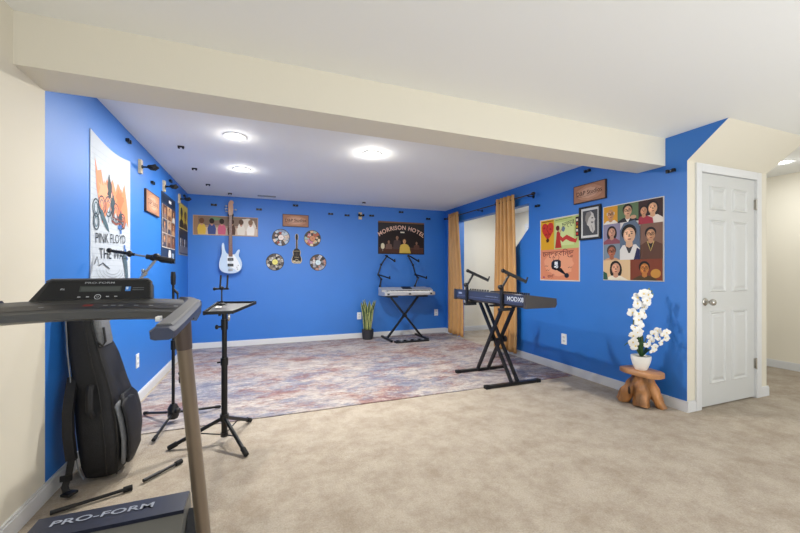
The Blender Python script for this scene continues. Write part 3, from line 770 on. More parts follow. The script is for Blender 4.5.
m.mats[0:0] = []
nk = m.build('neck', t); nk.data.materials[0] = NK
m = MB(bc); hp = [(-.022, .93), (.022, .93), (.040, .965), (.042, 1.06), (.034, 1.11), (.052, 1.13), (.034, 1.165), (-.006, 1.165), (-.034, 1.12), (-.038, 1.0), (-.036, .965)]
m.prism(hp, BO, BU, (0, 0, 1), .030, .046); m.build('headstock', t, mat('maple_head', (186, 142, 112), .4))
for u, v in ((-.075, 1.03), (-.072, 1.075), (-.068, .99), (.078, 1.02)):
    m = MB(bc); s = 1 if u > 0 else -1
    m.cyl((bc[0]+s*.03, BO[1]-.036, bc[2]+v), (bc[0]+s*.06, BO[1]-.036, bc[2]+v), .005); m.ell((bc[0]+u, BO[1]-.036, bc[2]+v), (.017, .006, .014)); m.build('tuning_peg', t, SILV)
m = MB(bc)
for q in range(4):
    u = -.015+.01*q; m.tube([(bc[0]+u*1.3, BO[1]-.053, bc[2]+.06), (bc[0]+u, BO[1]-.0525, bc[2]+.93), (bc[0]+(-.02 if q < 3 else .02), BO[1]-.05, bc[2]+.99+.03*(q % 3))], .0012, 4)
m.build('strings', t, SILV)
BASS.scale = (.88, 1, .945); BASS.location = (bc[0], YB, 1.122)
m = MB((bc[0], YB, bc[2]+.97)); c0 = Vector((bc[0], YB, bc[2]+.945))
m.bx(c0.x-.03, c0.x+.03, YB-.012, YB-.0005, c0.z-.05, c0.z+.05, .003); m.cyl(c0+Vector((0, -.01, 0)), c0+Vector((0, -.03, 0)), .012)
for s in (-1, 1): m.tube([c0+Vector((0, -.028, 0)), c0+Vector((s*.034, -.035, 0)), c0+Vector((s*.036, -.08, -.0)), c0+Vector((s*.031, -.105, .012))], .007)
tag(m.build('guitar_hanger', mt=BLK), 'black yoke wall hanger behind the headstock of the pale blue bass', 'hanger')

# ------------------------------------------------------------ curtain rod and curtains
rx = 3.165
t = thing('curtain_rod', 'thin dark metal curtain rod over the doorway on the right wall', 'curtain rod', (rx, 4.7, 2.125))
m = MB((rx, 4.7, 2.125)); m.cyl((rx, 3.64, 2.125), (rx, 5.90, 2.125), .0085); m.build('pole', t, mat('rod_grey', (92, 86, 84), .35, .7))
for y in (3.61, 5.93):
    m = MB((rx, 4.7, 2.125)); m.ell((rx, y, 2.125), (.022, .035, .022)); m.build('finial', t, BLKM)
for y in (3.70, 4.85, 5.86):
    m = MB((rx, 4.7, 2.125)); m.cyl((rx, y, 2.108), (XR-.001, y, 2.108), .006); m.lathe([(0, 0), (.02, 0), (.02, .006), (0, .006)], (XR-.001, y, 2.108), 16, (-1, 0, 0)); m.tube([(rx-.012, y, 2.122), (rx-.008, y, 2.112), (rx, y, 2.108), (rx+.01, y, 2.114)], .005); m.build('bracket', t, BLKM)
CUR = mat('gold_brown_curtain', (201, 152, 92), .45, spec=.5, noise=(30, .10, (1, 1, .15)))
def curtain(y0, y1, y0b, y1b, zb, label, seed, n=5):
    t = thing('curtain', label, 'curtain', (rx, (y0+y1)/2, zb), 'curtains at the doorway')
    m = MB((rx, (y0+y1)/2, zb)); rows = []; rnd = random.Random(seed); ph = [rnd.uniform(-.5, .5) for _ in range(n*2+2)]
    N = 72
    for j in range(25):
        f = j/24; z = 2.185-(2.185-zb)*f; r = []
        for i in range(N+1):
            s = i/N; a = y0+(y1-y0)*s; b = y0b+(y1b-y0b)*s
            yy = a+(b-a)*min(1, f*1.3); kk = s*n*2*PI
            amp = .034*(1-.25*math.sin(f*2.5))+.006*math.sin(s*9+seed+f*3)
            r.append((rx+amp*math.sin(kk+.25*math.sin(3*f+ph[int(s*n)])*f), yy+.012*math.cos(kk*.5+f*2)*f, z))
        rows.append(r)
    m.grid(rows); o = m.build('cloth', t, CUR, recalc=False, ang=80)
    so = o.modifiers.new('solid', 'SOLIDIFY'); so.thickness = .003
    for i in range(n*2):
        s = (i+.5)/(n*2)
        if i in (0, n*2-1): continue
        yy = y0+(y1-y0)*s
    for s in (.03, .97):
        g_ = MB((rx, (y0+y1)/2, zb)); yy = y0+(y1-y0)*s; c = Vector((rx+.034*math.sin(s*n*2*PI), yy, 2.14))
        g_.tube([c+Vector((-.004+.020*math.cos(a)*.9, 0, .020*math.sin(a))) if False else Vector((rx+.022*math.cos(a), yy, 2.125+.024*math.sin(a))) for a in [2*PI*q/16 for q in range(16)]], .005, 6, closed=True)
        g_.build('grommet', t, BLKM)
    return t
curtain(5.80, 5.45, 5.82, 5.28, .05, 'gold brown curtain panel hanging at the back corner end of the doorway', 1, 4)
curtain(4.38, 3.97, 4.43, 3.92, .06, 'gold brown curtain panel behind the dark keyboard, at the near end of the doorway', 2, 5)

# ------------------------------------------------------------ silver keyboard on its X stand, back wall
t = thing('keyboard_stand', 'black single X keyboard stand by the back wall carrying the silver keyboard', 'keyboard stand', (2.27, 5.75, 0))
O1 = (2.27, 5.75, 0)
for s, xs in ((1, 1.955), (-1, 2.595)):
    m = MB(O1); m.bx(xs-.018, xs+.018, 5.47, 5.99, .009, .042, .004); m.build('foot', t, BLKM)
for s in (-1, 1):
    m = MB(O1); a = Vector((2.275-s*.30, 5.72+s*.018, .04)); b = Vector((2.275+s*.27, 5.72+s*.018, .735)); d = b-a
    L = d.length; rot = d.to_track_quat('Z', 'Y').to_matrix()
    m.box((a+b)/2, (.05, .026, L), rot, .004); m.build('leg', t, BLKM)
    m = MB(O1); m.bx(2.275+s*.27-.09, 2.275+s*.27+.09, 5.55, 5.93, .725, .745, .003); m.build('support_arm', t, BLKM)
m = MB(O1); m.cyl((2.275, 5.68, .405), (2.275, 5.76, .405), .03); m.build('pivot_knob', t, BLK)
# upper tier arms zigzag
def armset(x, pts, arms):
    for a_, b_ in zip(pts, pts[1:]):
        m = MB(O1); m.cyl(a_, b_, .012); m.ell(b_, (.022, .022, .022), 10); m.build('tier_tube', t, BLKM)
    for a_, b_ in arms:
        m = MB(O1); a_, b_ = Vector(a_), Vector(b_); m.cyl(a_, b_, .012); m.cyl(b_, b_+Vector((0, -.01, .035)), .010); m.ell(b_, (.02, .02, .018), 10); m.build('tier_arm', t, BLKM)
yk = 5.93
armset(0, [(1.90, yk, .78), (1.90, yk, .90), (1.925, yk, 1.02), (1.87, yk, 1.10), (1.925, yk, 1.27), (2.03, yk, 1.42)], [((1.87, yk, 1.10), (2.00, yk-.22, 1.04)), ((2.00, yk, 1.43), (2.09, yk-.22, 1.33))])
armset(0, [(2.56, yk, .78), (2.56, yk, .90), (2.62, yk, 1.04), (2.57, yk, 1.10), (2.52, yk, 1.27), (2.43, yk, 1.43)], [((2.57, yk, 1.10), (2.68, yk-.22, 1.04)), ((2.45, yk, 1.43), (2.53, yk-.22, 1.33))])
m = MB(O1); m.bx(1.95, 2.60, 5.955, 5.985, .76, .785, .003); m.build('rear_bar', t, BLKM)

SK = mat('silver_keyboard_shell', (196, 196, 198), .35, .3)
K1 = (2.27, 5.72, .746)
t = thing('electronic_keyboard', 'silver electronic keyboard on the black X stand by the back wall', 'keyboard', K1)
x0, x1, yf_, yb_ = 1.865, 2.81, 5.56, 5.90; z0 = .747
m = MB(K1)
prof = [(yf_, z0+.012), (yf_+.02, z0), (yb_, z0), (yb_, z0+.125), (yb_-.02, z0+.135), (yf_+.15, z0+.095), (yf_+.145, z0+.065), (yf_+.01, z0+.065), (yf_, z0+.05)]
rings = []
for x, kx_ in ((x0, .9), (x0+.02, 1), (x1-.09, 1), (x1-.03, .86), (x1, .62)):
    cy = 5.73; rings.append([(x, cy+(y-cy)*(kx_ if x > 2 else 1), z0+(z-z0)*(1 if x < 2.75 else .9)) for y, z in prof])
m.loft(rings); m.build('case', t, SK)
m = MB(K1); m.bx(x0+.06, x1-.10, yf_+.008, yf_+.14, z0+.066, z0+.078, .002); m.build('white_keys', t, mat('key_white', (235, 233, 226), .3))
m = MB(K1)
for i in range(36):
    if i % 7 in (2, 6): continue
    xx = x0+.075+i*(x1-x0-.17)/36+.011; m.bx(xx-.006, xx+.006, yf_+.06, yf_+.14, z0+.078, z0+.087)
m.build('black_keys', t, BLK, flat=True)
m = MB(K1); m.box((2.34, 5.80, z0+.125), (.17, .11, .01), Matrix.Rotation(R_(15), 3, 'X'), .002); m.build('control_panel', t, BLK)
m = MB(K1)
m.bm.free()
for x in (1.93, 2.31, 2.70):
    m = MB(K1); m.bx(x-.02, x+.02, yf_-.002, yf_+.004, z0+.02, z0+.045, .001); m.build('front_mark', t, BLK)
# cable tangle / pedal board on the rug in front
c_ = (2.28, 5.42, 0); t = thing('foot_pedal_board', 'long low black pedal strip lying between the feet of the silver keyboard stand', 'pedal board', (2.28, 5.42, .008))
m = MB((2.28, 5.42, .008)); m.bx(1.99, 2.57, 5.36, 5.46, .0085, .035, .004); m.build('tray', t, BLK)
for i in range(9):
    m = MB((2.28, 5.42, .008)); x = 2.02+i*.064; m.lathe([(0, 0), (.022, 0), (.02, .016), (0, .018)], (x+.01, 5.41, .0352), 12); m.build('pedal', t, SILV if i % 2 else BLKM)

# ------------------------------------------------------------ snake plant
pc = (1.675, 5.90, .008)
t = thing('snake_plant', 'snake plant with upright yellow edged leaves in a dark pot by the back wall', 'plant', pc)
m = MB(pc); m.lathe([(0, .001), (.075, .001), (.088, .01), (.098, .09), (.10, .165), (.093, .168), (.09, .15), (0, .148)], pc, 28); m.build('pot', t, mat('charcoal_pot', (46, 46, 50), .55))
LG = mat('snake_leaf', (52, 78, 44), .45, noise=(14, .45, (1, 1, 3))); LE = mat('snake_leaf_edge', (196, 198, 128), .45)
rnd = random.Random(5)
for i in range(11):
    a = i*2.4; r0 = .015+.035*rnd.random(); hgt = rnd.uniform(.33, .52) if i else .5; lean = rnd.uniform(.06, .12); wd = rnd.uniform(.025, .033)
    fa = rnd.uniform(-.6, .6)
    U = Vector((math.cos(fa), math.sin(fa), 0)); D0 = Vector((math.cos(a), math.sin(a)*.6, 0))
    def row(off0, off1):
        rr = []
        for j in range(9):
            f = j/8; wv = wd*(.55+1.1*f-1.35*f**3 if f < 1 else .06); wv = max(wv, .0015)
            c = Vector(pc)+D0*(r0+lean*f*f)+Vector((0, 0, .149+hgt*f))+U*.004*math.sin(f*6+i)
            q = U.cross(Vector((0, 0, 1)))
            rr.append((c+U*wv*off0+q*(.008*abs(off0)), c+U*wv*off1+q*(.008*abs(off1))))
        return rr
    lf = MB(pc)
    lf.m(LG); lf.grid(row(-.72, 0)); lf.grid(row(0, .72)); lf.m(LE); lf.grid(row(-1, -.72)); lf.grid(row(.72, 1))
    bmesh.ops.remove_doubles(lf.bm, verts=lf.bm.verts[:], dist=.0002)
    o = lf.build('leaf', t, recalc=False, ang=80); so = o.modifiers.new('solid', 'SOLIDIFY'); so.thickness = .003

# ------------------------------------------------------------ dark synthesizer on double X stand
O2 = (2.38, 3.33, 0)
t = thing('keyboard_stand', 'black double braced X keyboard stand standing partly on the rug under the dark keyboard', 'keyboard stand', O2)
for y, ry in ((3.56, .008), (3.0, .0)):
    m = MB(O2); m.bx(2.07, 2.68, y-.02, y+.02, ry+.002, ry+.032, .004); m.build('foot', t, BLKM)
    for x in (2.065, 2.685):
        m = MB(O2); m.bx(x-.025, x+.025, y-.025, y+.025, ry+.0005, ry+.034, .005); m.build('foot_cap', t, RUB)
for x, s in ((2.305, 1), (2.465, 1), (2.345, -1), (2.435, -1)):
    m = MB(O2); a = Vector((x, 3.28+s*.28, .025)); b = Vector((x+(.03 if x < 2.4 else 0), 3.33-s*.24, .80)); d = b-a
    m.box((a+b)/2, (.022, .038, d.length), Matrix.Rotation(math.atan2(-d.y, d.z), 3, 'X'), .003)
    m.build('leg', t, BLKM)
m = MB(O2); m.cyl((2.31, 3.31, .41), (2.50, 3.31, .41), .016); m.lathe([(0, 0), (.035, 0), (.035, .03), (0, .03)], (2.485, 3.31, .41), 16, (1, 0, 0)); m.build('pivot', t, BLK)
for y in (3.10, 3.56):
    m = MB(O2); m.bx(2.17, 2.64, y-.018, y+.018, .795, .816, .003); m.build('support_arm', t, BLKM)
# two clamp-on tier brackets rising behind the keyboard
for y in (3.57, 2.93):
    m = MB(O2); xk = 2.185
    m.bx(xk-.012, xk+.012, y-.016, y+.016, .775, 1.0, .003); m.bx(xk-.03, 2.30, y-.022, y+.022, .768, .795, .003); m.ell((xk-.015, y, 1.0), (.025, .03, .025), 12)
    m.build('tier_clamp', t, BLK)
    a = Vector((xk, y, .99)); b = Vector((xk+.075, y-.02, 1.125))
    m = MB(O2); m.cyl(a, b, .012); m.build('tier_tube', t, BLKM)
    m = MB(O2); p = b+Vector((-.075, .0, .035)); q = b+Vector((.185, -.02, -.075))
    d = q-p; m.box((p+q)/2, (.022, .026, d.length), d.to_track_quat('Z', 'Y').to_matrix(), .004); m.cyl(q, q+Vector((.018, 0, .045)), .008); m.ell(p, (.02, .02, .02), 10); m.build('tier_arm', t, BLK)

NV = mat('navy_synth_shell', (42, 50, 70), .4, .2)
K2 = (2.40, 3.22, .818); t = thing('synthesizer', 'long dark blue and black synthesizer on the double X stand near the curtain', 'keyboard', K2)
xa, xb_, ya, yb2 = 2.20, 2.545, 2.60, 3.86; zb_ = .8175
prof = [(xa, zb_+.02), (xa+.03, zb_), (xb_, zb_), (xb_, zb_+.055), (xb_-.15, zb_+.06), (xb_-.16, zb_+.09), (xa+.05, zb_+.122), (xa, zb_+.115)]
m = MB(K2); m.prism([(x, z) for x, z in prof], (0, 0, 0), (1, 0, 0), (0, 0, 1), -yb2, -ya-.03); m.build('case', t, NV)
m = MB(K2); xb3 = xb_+.01
ep = [(xa-.004, zb_-.001), (xb3-.02, zb_+.0), (xb3, zb_+.03), (xb3-.005, zb_+.085), (xa-.002, zb_+.126)]
m.prism(ep, (0, 0, 0), (1, 0, 0), (0, 0, 1), -ya-.03, -ya); m.build('end_cheek', t, mat('synth_cheek', (70, 66, 66), .4, .2), flat=True)
m = MB(K2); m.prism(ep, (0, 0, 0), (1, 0, 0), (0, 0, 1), -yb2-.03, -yb2); m.build('end_cheek', t, MATS['synth_cheek'], flat=True)
A = Art((xa, 3.80, zb_+.022), RU, 1.15, .085, '#303850', th=.001, gap=.0002); A.mb.o = Vector(K2)
A.text('#c3cad6', 'MODX8', 1.05, .052, .058, 0, .0006, 1.15); A.line('#59638c', [(0, .028), (1.15, .028)], .004)
A.rect('#7f8aa8', .02, .05, .10, .07)
for i in range(9): A.rect('#8e99b4', .58+i*.024, .05, .592+i*.024, .056)
for i in range(14): A.ell('#12141c', .22+.045*i, .035, .006, .006, 8)
A.done('rear_panel', t)
m = MB(K2); m.bx(xb_-.145, xb_-.004, ya+.06, yb2-.06, zb_+.056, zb_+.070, .002); m.build('white_keys', t, MATS['key_white'])
m = MB(K2)
for i in range(52):
    if i % 7 in (2, 6): continue
    yy = yb2-.07-(i+1)*.0222; m.bx(xb_-.145, xb_-.06, yy-.006, yy+.006, zb_+.070, zb_+.08)
m.build('black_keys', t, BLK, flat=True)
m = MB(K2); m.bx(2.27, 2.38, 3.02, 3.24, zb_+.112, zb_+.128, .002)
for i in range(12): m.cyl((2.30, 2.68+.028*i, zb_+.11), (2.30, 2.68+.028*i, zb_+.135), .008, n=8)
for i in range(8): m.cyl((2.31, 3.34+.05*i, zb_+.11), (2.31, 3.34+.05*i, zb_+.132), .010, n=8)
m.build('top_controls', t, BLK)

# ------------------------------------------------------------ log stool and orchid
sc_ = (3.07, 2.16, 0)
LW = mat('log_wood', (166, 114, 66), .42, spec=.5, noise=(12, .75, (1, 1, .35)), bump=(14, .5))
LW2 = mat('log_top_wood', (184, 132, 88), .4, spec=.5, noise=(9, .22, (1, .3, 1)))
t = thing('log_stool', 'low rustic stool with a slab top and gnarled root legs by the right wall', 'stool', sc_)
rnd = random.Random(12)
m = MB(sc_); N = 30; rings = []
for z, k_ in ((.262, .93), (.268, 1.0), (.300, 1.0), (.306, .94)):
    rr = []
    for i in range(N):
        a = 2*PI*i/N; e = 3.2
        u = abs(math.cos(a))**(2/e)*math.copysign(1, math.cos(a)); v = abs(math.sin(a))**(2/e)*math.copysign(1, math.sin(a))
        wob = 1+.03*math.sin(3*a+1)+.02*math.sin(7*a)
        rr.append((3.07+u*.105*k_*wob, 2.16+v*.165*k_*wob, z))
    rings.append(rr)
m.loft(rings); m.build('slab_top', t, LW2, ang=50)
rnd = random.Random(7)
def root(pts, rs, seed):
    rr = MB(sc_); rnd = random.Random(seed); P = []; Q = []
    for (a, b), (r0, r1) in zip(zip(pts, pts[1:]), zip(rs, rs[1:])):
        for j in range(4):
            f = j/4; P.append(Vector(a).lerp(Vector(b), f)); Q.append(r0+(r1-r0)*f)
    P.append(Vector(pts[-1])); Q.append(rs[-1])
    rr.tube(P, Q, 14)
    for v in rr.bm.verts:
        n_ = v.co; d_ = math.sin(n_.x*60+seed)*math.cos(n_.z*45+seed*2)*.009+math.sin(n_.y*95+n_.x*40)*.006
        c = Vector((3.07, 2.16, v.co.z)); v.co += (v.co-c).normalized()*d_
        if v.co.z < .002: v.co.z = .002
        if v.co.z > .264: v.co.z = .264
    return rr
root([(3.07, 2.15, .262), (3.06, 2.155, .19), (3.03, 2.14, .09), (3.01, 2.125, .003)], [.062, .060, .058, .062], 1).build('root_leg', t, LW)
root([(3.07, 2.17, .26), (3.05, 2.205, .17), (3.02, 2.265, .08), (3.00, 2.295, .003)], [.055, .056, .058, .050], 2).build('root_leg', t, LW)
root([(3.08, 2.14, .26), (3.10, 2.11, .16), (3.12, 2.065, .07), (3.13, 2.035, .003)], [.055, .050, .042, .034], 3).build('root_leg', t, LW)
root([(3.09, 2.17, .26), (3.12, 2.21, .12), (3.15, 2.24, .003)], [.05, .045, .04], 4).build('root_leg', t, LW)
m = MB(sc_); m.ell((2.985, 2.215, .12), (.012, .012, .035), 10); m.build('dark_hollow', t, mat('dark_hollow', (40, 26, 18), .8))

oc = Vector((3.06, 2.165, .3065))
t = thing('potted_orchid', 'white orchid with two flower sprays in a ribbed white pot on the log stool', 'plant', oc)
m = MB(oc); rings = []
for r, z in ((.001, 0), (.042, 0), (.046, .006), (.062, .045), (.073, .09), (.076, .118), (.070, .120), (.066, .105), (.001, .100)):
    rings.append([(oc.x+r*(1+(.03 if .003 < z < .115 and (i+int(z*40)) % 2 else 0))*math.cos(2*PI*i/36), oc.y+r*(1+(.03 if .003 < z < .115 and (i+int(z*40)) % 2 else 0))*math.sin(2*PI*i/36), oc.z+z) for i in range(36)])
m.loft(rings, cap=False); m.build('pot', t, mat('white_ceramic', (240, 238, 232), .3))
m = MB(oc); m.lathe([(0, .1015), (.064, .1015), (.05, .107), (0, .11)], oc, 20); m.build('moss', t, mat('moss', (70, 62, 40), .9, noise=(80, .4)))
GL = mat('orchid_leaf', (48, 82, 40), .4)
right = Vector((math.cos(-.3659), math.sin(-.3659), 0)); fw = Vector((math.sin(.3659), math.cos(.3659), 0))
def strap_leaf(pts, w, seed=0):
    m = MB(oc); rows = []
    n = len(pts)
    for i, p in enumerate(pts):
        f = i/(n-1); a = Vector(pts[max(0, i-1)]); b = Vector(pts[min(n-1, i+1)]); d = (b-a).normalized(); s = d.cross(Vector((0, 0, 1)))
        s = s.normalized() if s.length > .05 else right; ww = w*(math.sin(PI*(.12+.86*f)))
        rows.append([Vector(p)-s*ww+Vector((0, 0, .3*ww)), Vector(p), Vector(p)+s*ww+Vector((0, 0, .3*ww))])
    m.grid(rows); o = m.build('leaf', t, GL, recalc=False, ang=80); so = o.modifiers.new('s', 'SOLIDIFY'); so.thickness = .003
top_ = oc+Vector((0, 0, .105))
for (a, L_, hh) in ((2.9, .12, .10), (3.6, .09, .17), (2.3, .10, .12), (.3, .11, .05), (-.5, .10, .09), (4.4, .08, .12), (1.3, .06, .15)):
    d = Vector((math.cos(a)*right.x, math.cos(a)*right.y, 0))+Vector((math.sin(a)*fw.x, math.sin(a)*fw.y, 0))*.55
    strap_leaf([top_+d*(L_*1.15*f)+Vector((0, 0, 1.2*hh*math.sin(min(PI*.75, f*2.2)))) for f in [j/7 for j in range(8)]], .021)
def Pp(u, z, dpt=0): return oc+right*u+fw*dpt+Vector((0, 0, z-oc.z))
GS = mat('orchid_stem', (98, 110, 58), .5)
st1 = [Pp(.0, .41), Pp(.008, .60), Pp(.008, .80), Pp(.01, .90), Pp(.04, .97), Pp(.085, .975)]
st1b = [Pp(.012, .62), Pp(-.02, .82), Pp(-.045, .70), Pp(-.07, .55)]
def Ps(u, z, d=0): return oc+Vector((.33, -.59, 0))*u+fw*d+Vector((0, 0, z-oc.z))
st2 = [Pp(.01, .41), Ps(.02, .50), Ps(.06, .58), Ps(.13, .64), Ps(.2, .64), Ps(.26, .60)]
for s_ in (st1, st2, [Pp(.014, .86), Pp(-.03, .86), Pp(-.06, .76), Pp(-.075, .60), Pp(-.06, .54)]):
    m = MB(oc); m.tube(s_, .004, 6); m.build('stem', t, GS)
m = MB(oc); m.cyl(Pp(.006, .41), Pp(.012, .86), .0035, n=6); m.build('support_stick', t, mat('bamboo', (176, 160, 110), .6))
PET = mat('orchid_petal', (250, 248, 244), .6, spec=.2); LIP = mat('orchid_lip', (232, 205, 120), .5)
def flower(c, nrm, s, roll):
    m = MB(c); N_ = Vector(nrm).normalized(); a = N_.orthogonal().normalized(); a = Matrix.Rotation(roll, 3, N_) @ a; b = N_.cross(a)
    m.m(PET)
    for kk, (ang_, L_, wd_) in enumerate(((90, 1, .42), (210, .95, .40), (330, .95, .40), (15, 1.05, .68), (165, 1.05, .68))):
        ar = R_(ang_); u = a*math.cos(ar)+b*math.sin(ar); v = N_.cross(u); rows = []
        for j in range(6):
            f = j/5; ww = wd_*s*math.sin(PI*(.10+.85*f))**.7; cc = Vector(c)+u*(s*L_*f)+N_*(.18*s*math.sin(f*2.6)-(.004 if kk < 3 else 0))
            rows.append([cc-v*ww*.9-N_*.1*s*f, cc+N_*.03*s, cc+v*ww*.9-N_*.1*s*f])
        m.grid(rows)
    m.m(LIP); m.ell(Vector(c)+N_*.12*s-b*.12*s, (.16*s, .16*s, .2*s), 8)
    o = m.build('flower', t, recalc=False, ang=80); o.location = Vector(c)-oc
    return o
rnd = random.Random(3)
fl = [(.03, .955, 0), (-.01, .965, 0), (-.035, .925, 0), (.02, .90, 0), (.055, .925, 0), (-.065, .875, 0), (-.02, .86, 0), (.03, .85, 0), (-.08, .80, 0), (-.04, .785, 0), (.01, .79, 0), (-.055, .74, 0), (-.03, .70, 0),
      (-.085, .67, 0), (-.045, .635, 0), (-.095, .61, 0), (-.055, .57, 0), (-.10, .555, 0), (-.065, .515, 0), (-.03, .60, 0),
      (.05, .53, 1), (.075, .59, 1), (.11, .56, 1), (.12, .63, 1), (.16, .60, 1), (.165, .655, 1), (.205, .625, 1), (.235, .65, 1), (.14, .51, 1), (.09, .48, 1), (.245, .60, 1), (.19, .56, 1)]
for i, (u, z, br) in enumerate(fl):
    c = (Ps if br else Pp)(u, z, -.02+rnd.uniform(-.03, .02)); nn = -fw+right*rnd.uniform(-.6, .3)+Vector((0, 0, rnd.uniform(-.5, .3)))
    flower(c, nn, rnd.uniform(.038, .046)*(.72 if br else 1), rnd.uniform(0, 6.28))
for q in (Pp(.09, .98), Pp(.07, 1.0), Pp(.10, .955), Ps(.27, .63), Ps(.28, .60)):
    m = MB(oc); m.ell(q, (.008, .008, .011), 8); m.build('bud', t, mat('bud_green', (120, 140, 90), .5))

# ------------------------------------------------------------ folded boom microphone stand on the rug, left
o_ = Vector((-.628, 3.17, .008)); 
t = thing('microphone_stand', 'black tripod microphone stand on the rug near the left wall with its boom folded down', 'microphone stand', o_)
m = MB(o_); m.cyl((o_.x, o_.y, .05), (o_.x, o_.y, .62), .011, n=12); m.cyl((o_.x, o_.y, .6), (o_.x, o_.y, 1.06), .0085, n=12); m.cyl((o_.x, o_.y, .56), (o_.x, o_.y, .63), .017, n=12); m.build('pole', t, BLKM)
m = MB(o_); m.lathe([(0, .03), (.03, .03), (.038, .05), (.038, .11), (.02, .14), (0, .14)], o_, 14); m.ell((o_.x+.03, o_.y-.02, .10), (.024, .024, .024), 10); m.build('hub', t, BLK)
for p in ((-.865, 3.40), (-.675, 2.85), (-.335, 3.345)):
    p = Vector((p[0], p[1], .026)); m = MB(o_); a = o_+Vector((0, 0, .075)); m.cyl(a, p, .0095, n=10); m.build('leg', t, BLKM)
    m = MB(o_); d = (p-a).normalized(); m.cyl(p-d*.03, p+d*.012, .0125, n=10); m.build('rubber_foot', t.children[-1], RUB)
m = MB(o_); m.lathe([(0, 0), (.012, 0), (.016, .01), (.018, .06), (.014, .10), (0, .10)], (o_.x, o_.y, 1.05), 12); m.build('top_clutch', t, BLK)
m = MB(o_); bx_ = o_.x+.028; by_ = o_.y
m.cyl((o_.x+.0, by_, 1.02), (bx_+.004, by_, .98), .009, n=8); m.cyl((bx_, by_, 1.0), (bx_+.018, by_, .36), .006, n=8)
m.tube([(bx_+.018, by_-.01+.022*math.cos(a), .335+.028*math.sin(a)) for a in [R_(20+i*32) for i in range(10)]], .005, 6); m.ell((bx_+.018, by_, .375), (.014, .014, .018), 8)
m.build('folded_boom', t, BLKM)

# ------------------------------------------------------------ tripod with a tray and tablet holder
o_ = Vector((-.2365, 2.70, 0))
t = thing('tray_stand', 'black tripod stand with a flat tray top, its feet on the beige carpet', 'stand', o_)
m = MB(o_); m.cyl((o_.x, o_.y, .04), (o_.x, o_.y, .55), .0195, n=16); m.cyl((o_.x, o_.y, .54), (o_.x, o_.y, .89), .016, n=16)
m.cyl((o_.x, o_.y, .52), (o_.x, o_.y, .57), .024, n=16); m.cyl((o_.x, o_.y, .52+.02), (o_.x-.045, o_.y, .54), .006, n=8); m.cyl((o_.x, o_.y, .76), (o_.x, o_.y, .83), .0215, n=16); m.cyl((o_.x, o_.y, .78), (o_.x-.04, o_.y-.01, .78), .007, n=8); m.ell((o_.x-.045, o_.y-.01, .78), (.012, .012, .016), 8)
m.build('pole', t, BLKM)
m = MB(o_); m.cyl((o_.x, o_.y, .145), (o_.x, o_.y, .19), .028, n=16); m.build('hub', t, BLK); m = MB(o_); m.cyl((o_.x, o_.y, .0405), (o_.x, o_.y, .065), .024, n=16); m.build('hub', t, BLK)
for p in ((-.555, 2.70), (-.092, 2.435), (-.085, 2.985)):
    p = Vector((p[0], p[1], .017)); a = Vector((o_.x, o_.y, .168)); d = p-a; dn = d.normalized(); a = a+dn*.026
    side = dn.cross(Vector((0, 0, 1))).normalized()
    rot = Matrix((side, dn.cross(side) if False else side.cross(dn)*-1, dn)).transposed()
    m = MB(o_); m.cyl(a, p, .0125, n=10); lg = m.build('leg', t, BLKM)
    m = MB(o_); m.cyl(p-dn*.045, p+dn*.008, .0165, .0155, n=12); m.build('rubber_foot', lg, RUB)
    m = MB(o_); b2 = a.lerp(p, .5); m.cyl((o_.x+dn.x*.02, o_.y+dn.y*.02, .053), b2, .0045, n=8); m.build('brace', t, BLKM)
TZ = .905
def tz(y): return TZ+(y-2.68)*.075
cs = [Vector((-.33, 2.49)), Vector((-.172, 2.485)), Vector((-.045, 2.84)), Vector((-.292, 2.87))]
m = MB(o_); m.m(mat('tray_grey', (58, 58, 61), .5, .1)); m.loft([[(c.x, c.y, tz(c.y)) for c in cs], [(c.x, c.y, tz(c.y)+.006) for c in cs]])
m.m(BLK)
for i in range(4):
    a, b = cs[i], cs[(i+1) % 4]; a = Vector((a.x, a.y, tz(a.y)+.006)); b = Vector((b.x, b.y, tz(b.y)+.006)); d = b-a
    m.box((a+b)/2, (.010, .022, d.length+.010) if False else (d.length+.010, .010, .020), d.to_track_quat('X', 'Z').to_matrix(), .002)
m.build('tray', t)
m = MB(o_); m.cyl((o_.x, o_.y, .875), (o_.x, o_.y, TZ-.006), .035, .045, 16); m.bx(o_.x-.035, o_.x-.02, o_.y-.03, o_.y+.03, .855, .89); m.build('tray_mount', t, BLKM)
m = MB(o_); m.ell((o_.x+.028, o_.y-.012, .845), (.009, .009, .03), 8); m.build('chrome_latch', t, CHROME)

p_ = Vector((-.262, 2.80, tz(2.80)+.0065))
t = thing('tablet_holder', 'small black desk tablet holder with an upright cradle standing on the tray', 'holder', p_)
m = MB(p_); m.lathe([(0, 0), (.03, 0), (.03, .006), (.014, .013), (.009, .026), (0, .026)], p_, 20); m.build('base', t, BLK)
m = MB(p_); m.cyl(p_+Vector((0, 0, .02)), p_+Vector((0, 0, .115)), .005, n=8); m.cyl(p_+Vector((-.045, 0, .11)), p_+Vector((.045, 0, .11)), .007, n=8); m.ell(p_+Vector((0, -.008, .115)), (.016, .016, .014), 10); m.ell(p_+Vector((-.045, 0, .11)), (.012, .012, .012), 8); m.build('stem', t, BLKM)
m = MB(p_)
for s in (-.012, .032): m.tube([p_+Vector((s, 0, .11)), p_+Vector((s+.004, -.005, .15)), p_+Vector((s+.006, 0, .205))], .006, 8)
m.build('cradle_arms', t, BLK)
m = MB((-.27, 2.68, TZ+.0065)); m.box((-.27, 2.68, TZ+.0085), (.035, .05, .002), Matrix.Rotation(.075, 3, 'X'))
tag(m.build('paper_slip', mt=PLATE), 'tiny white slip lying on the grey tray', 'paper')

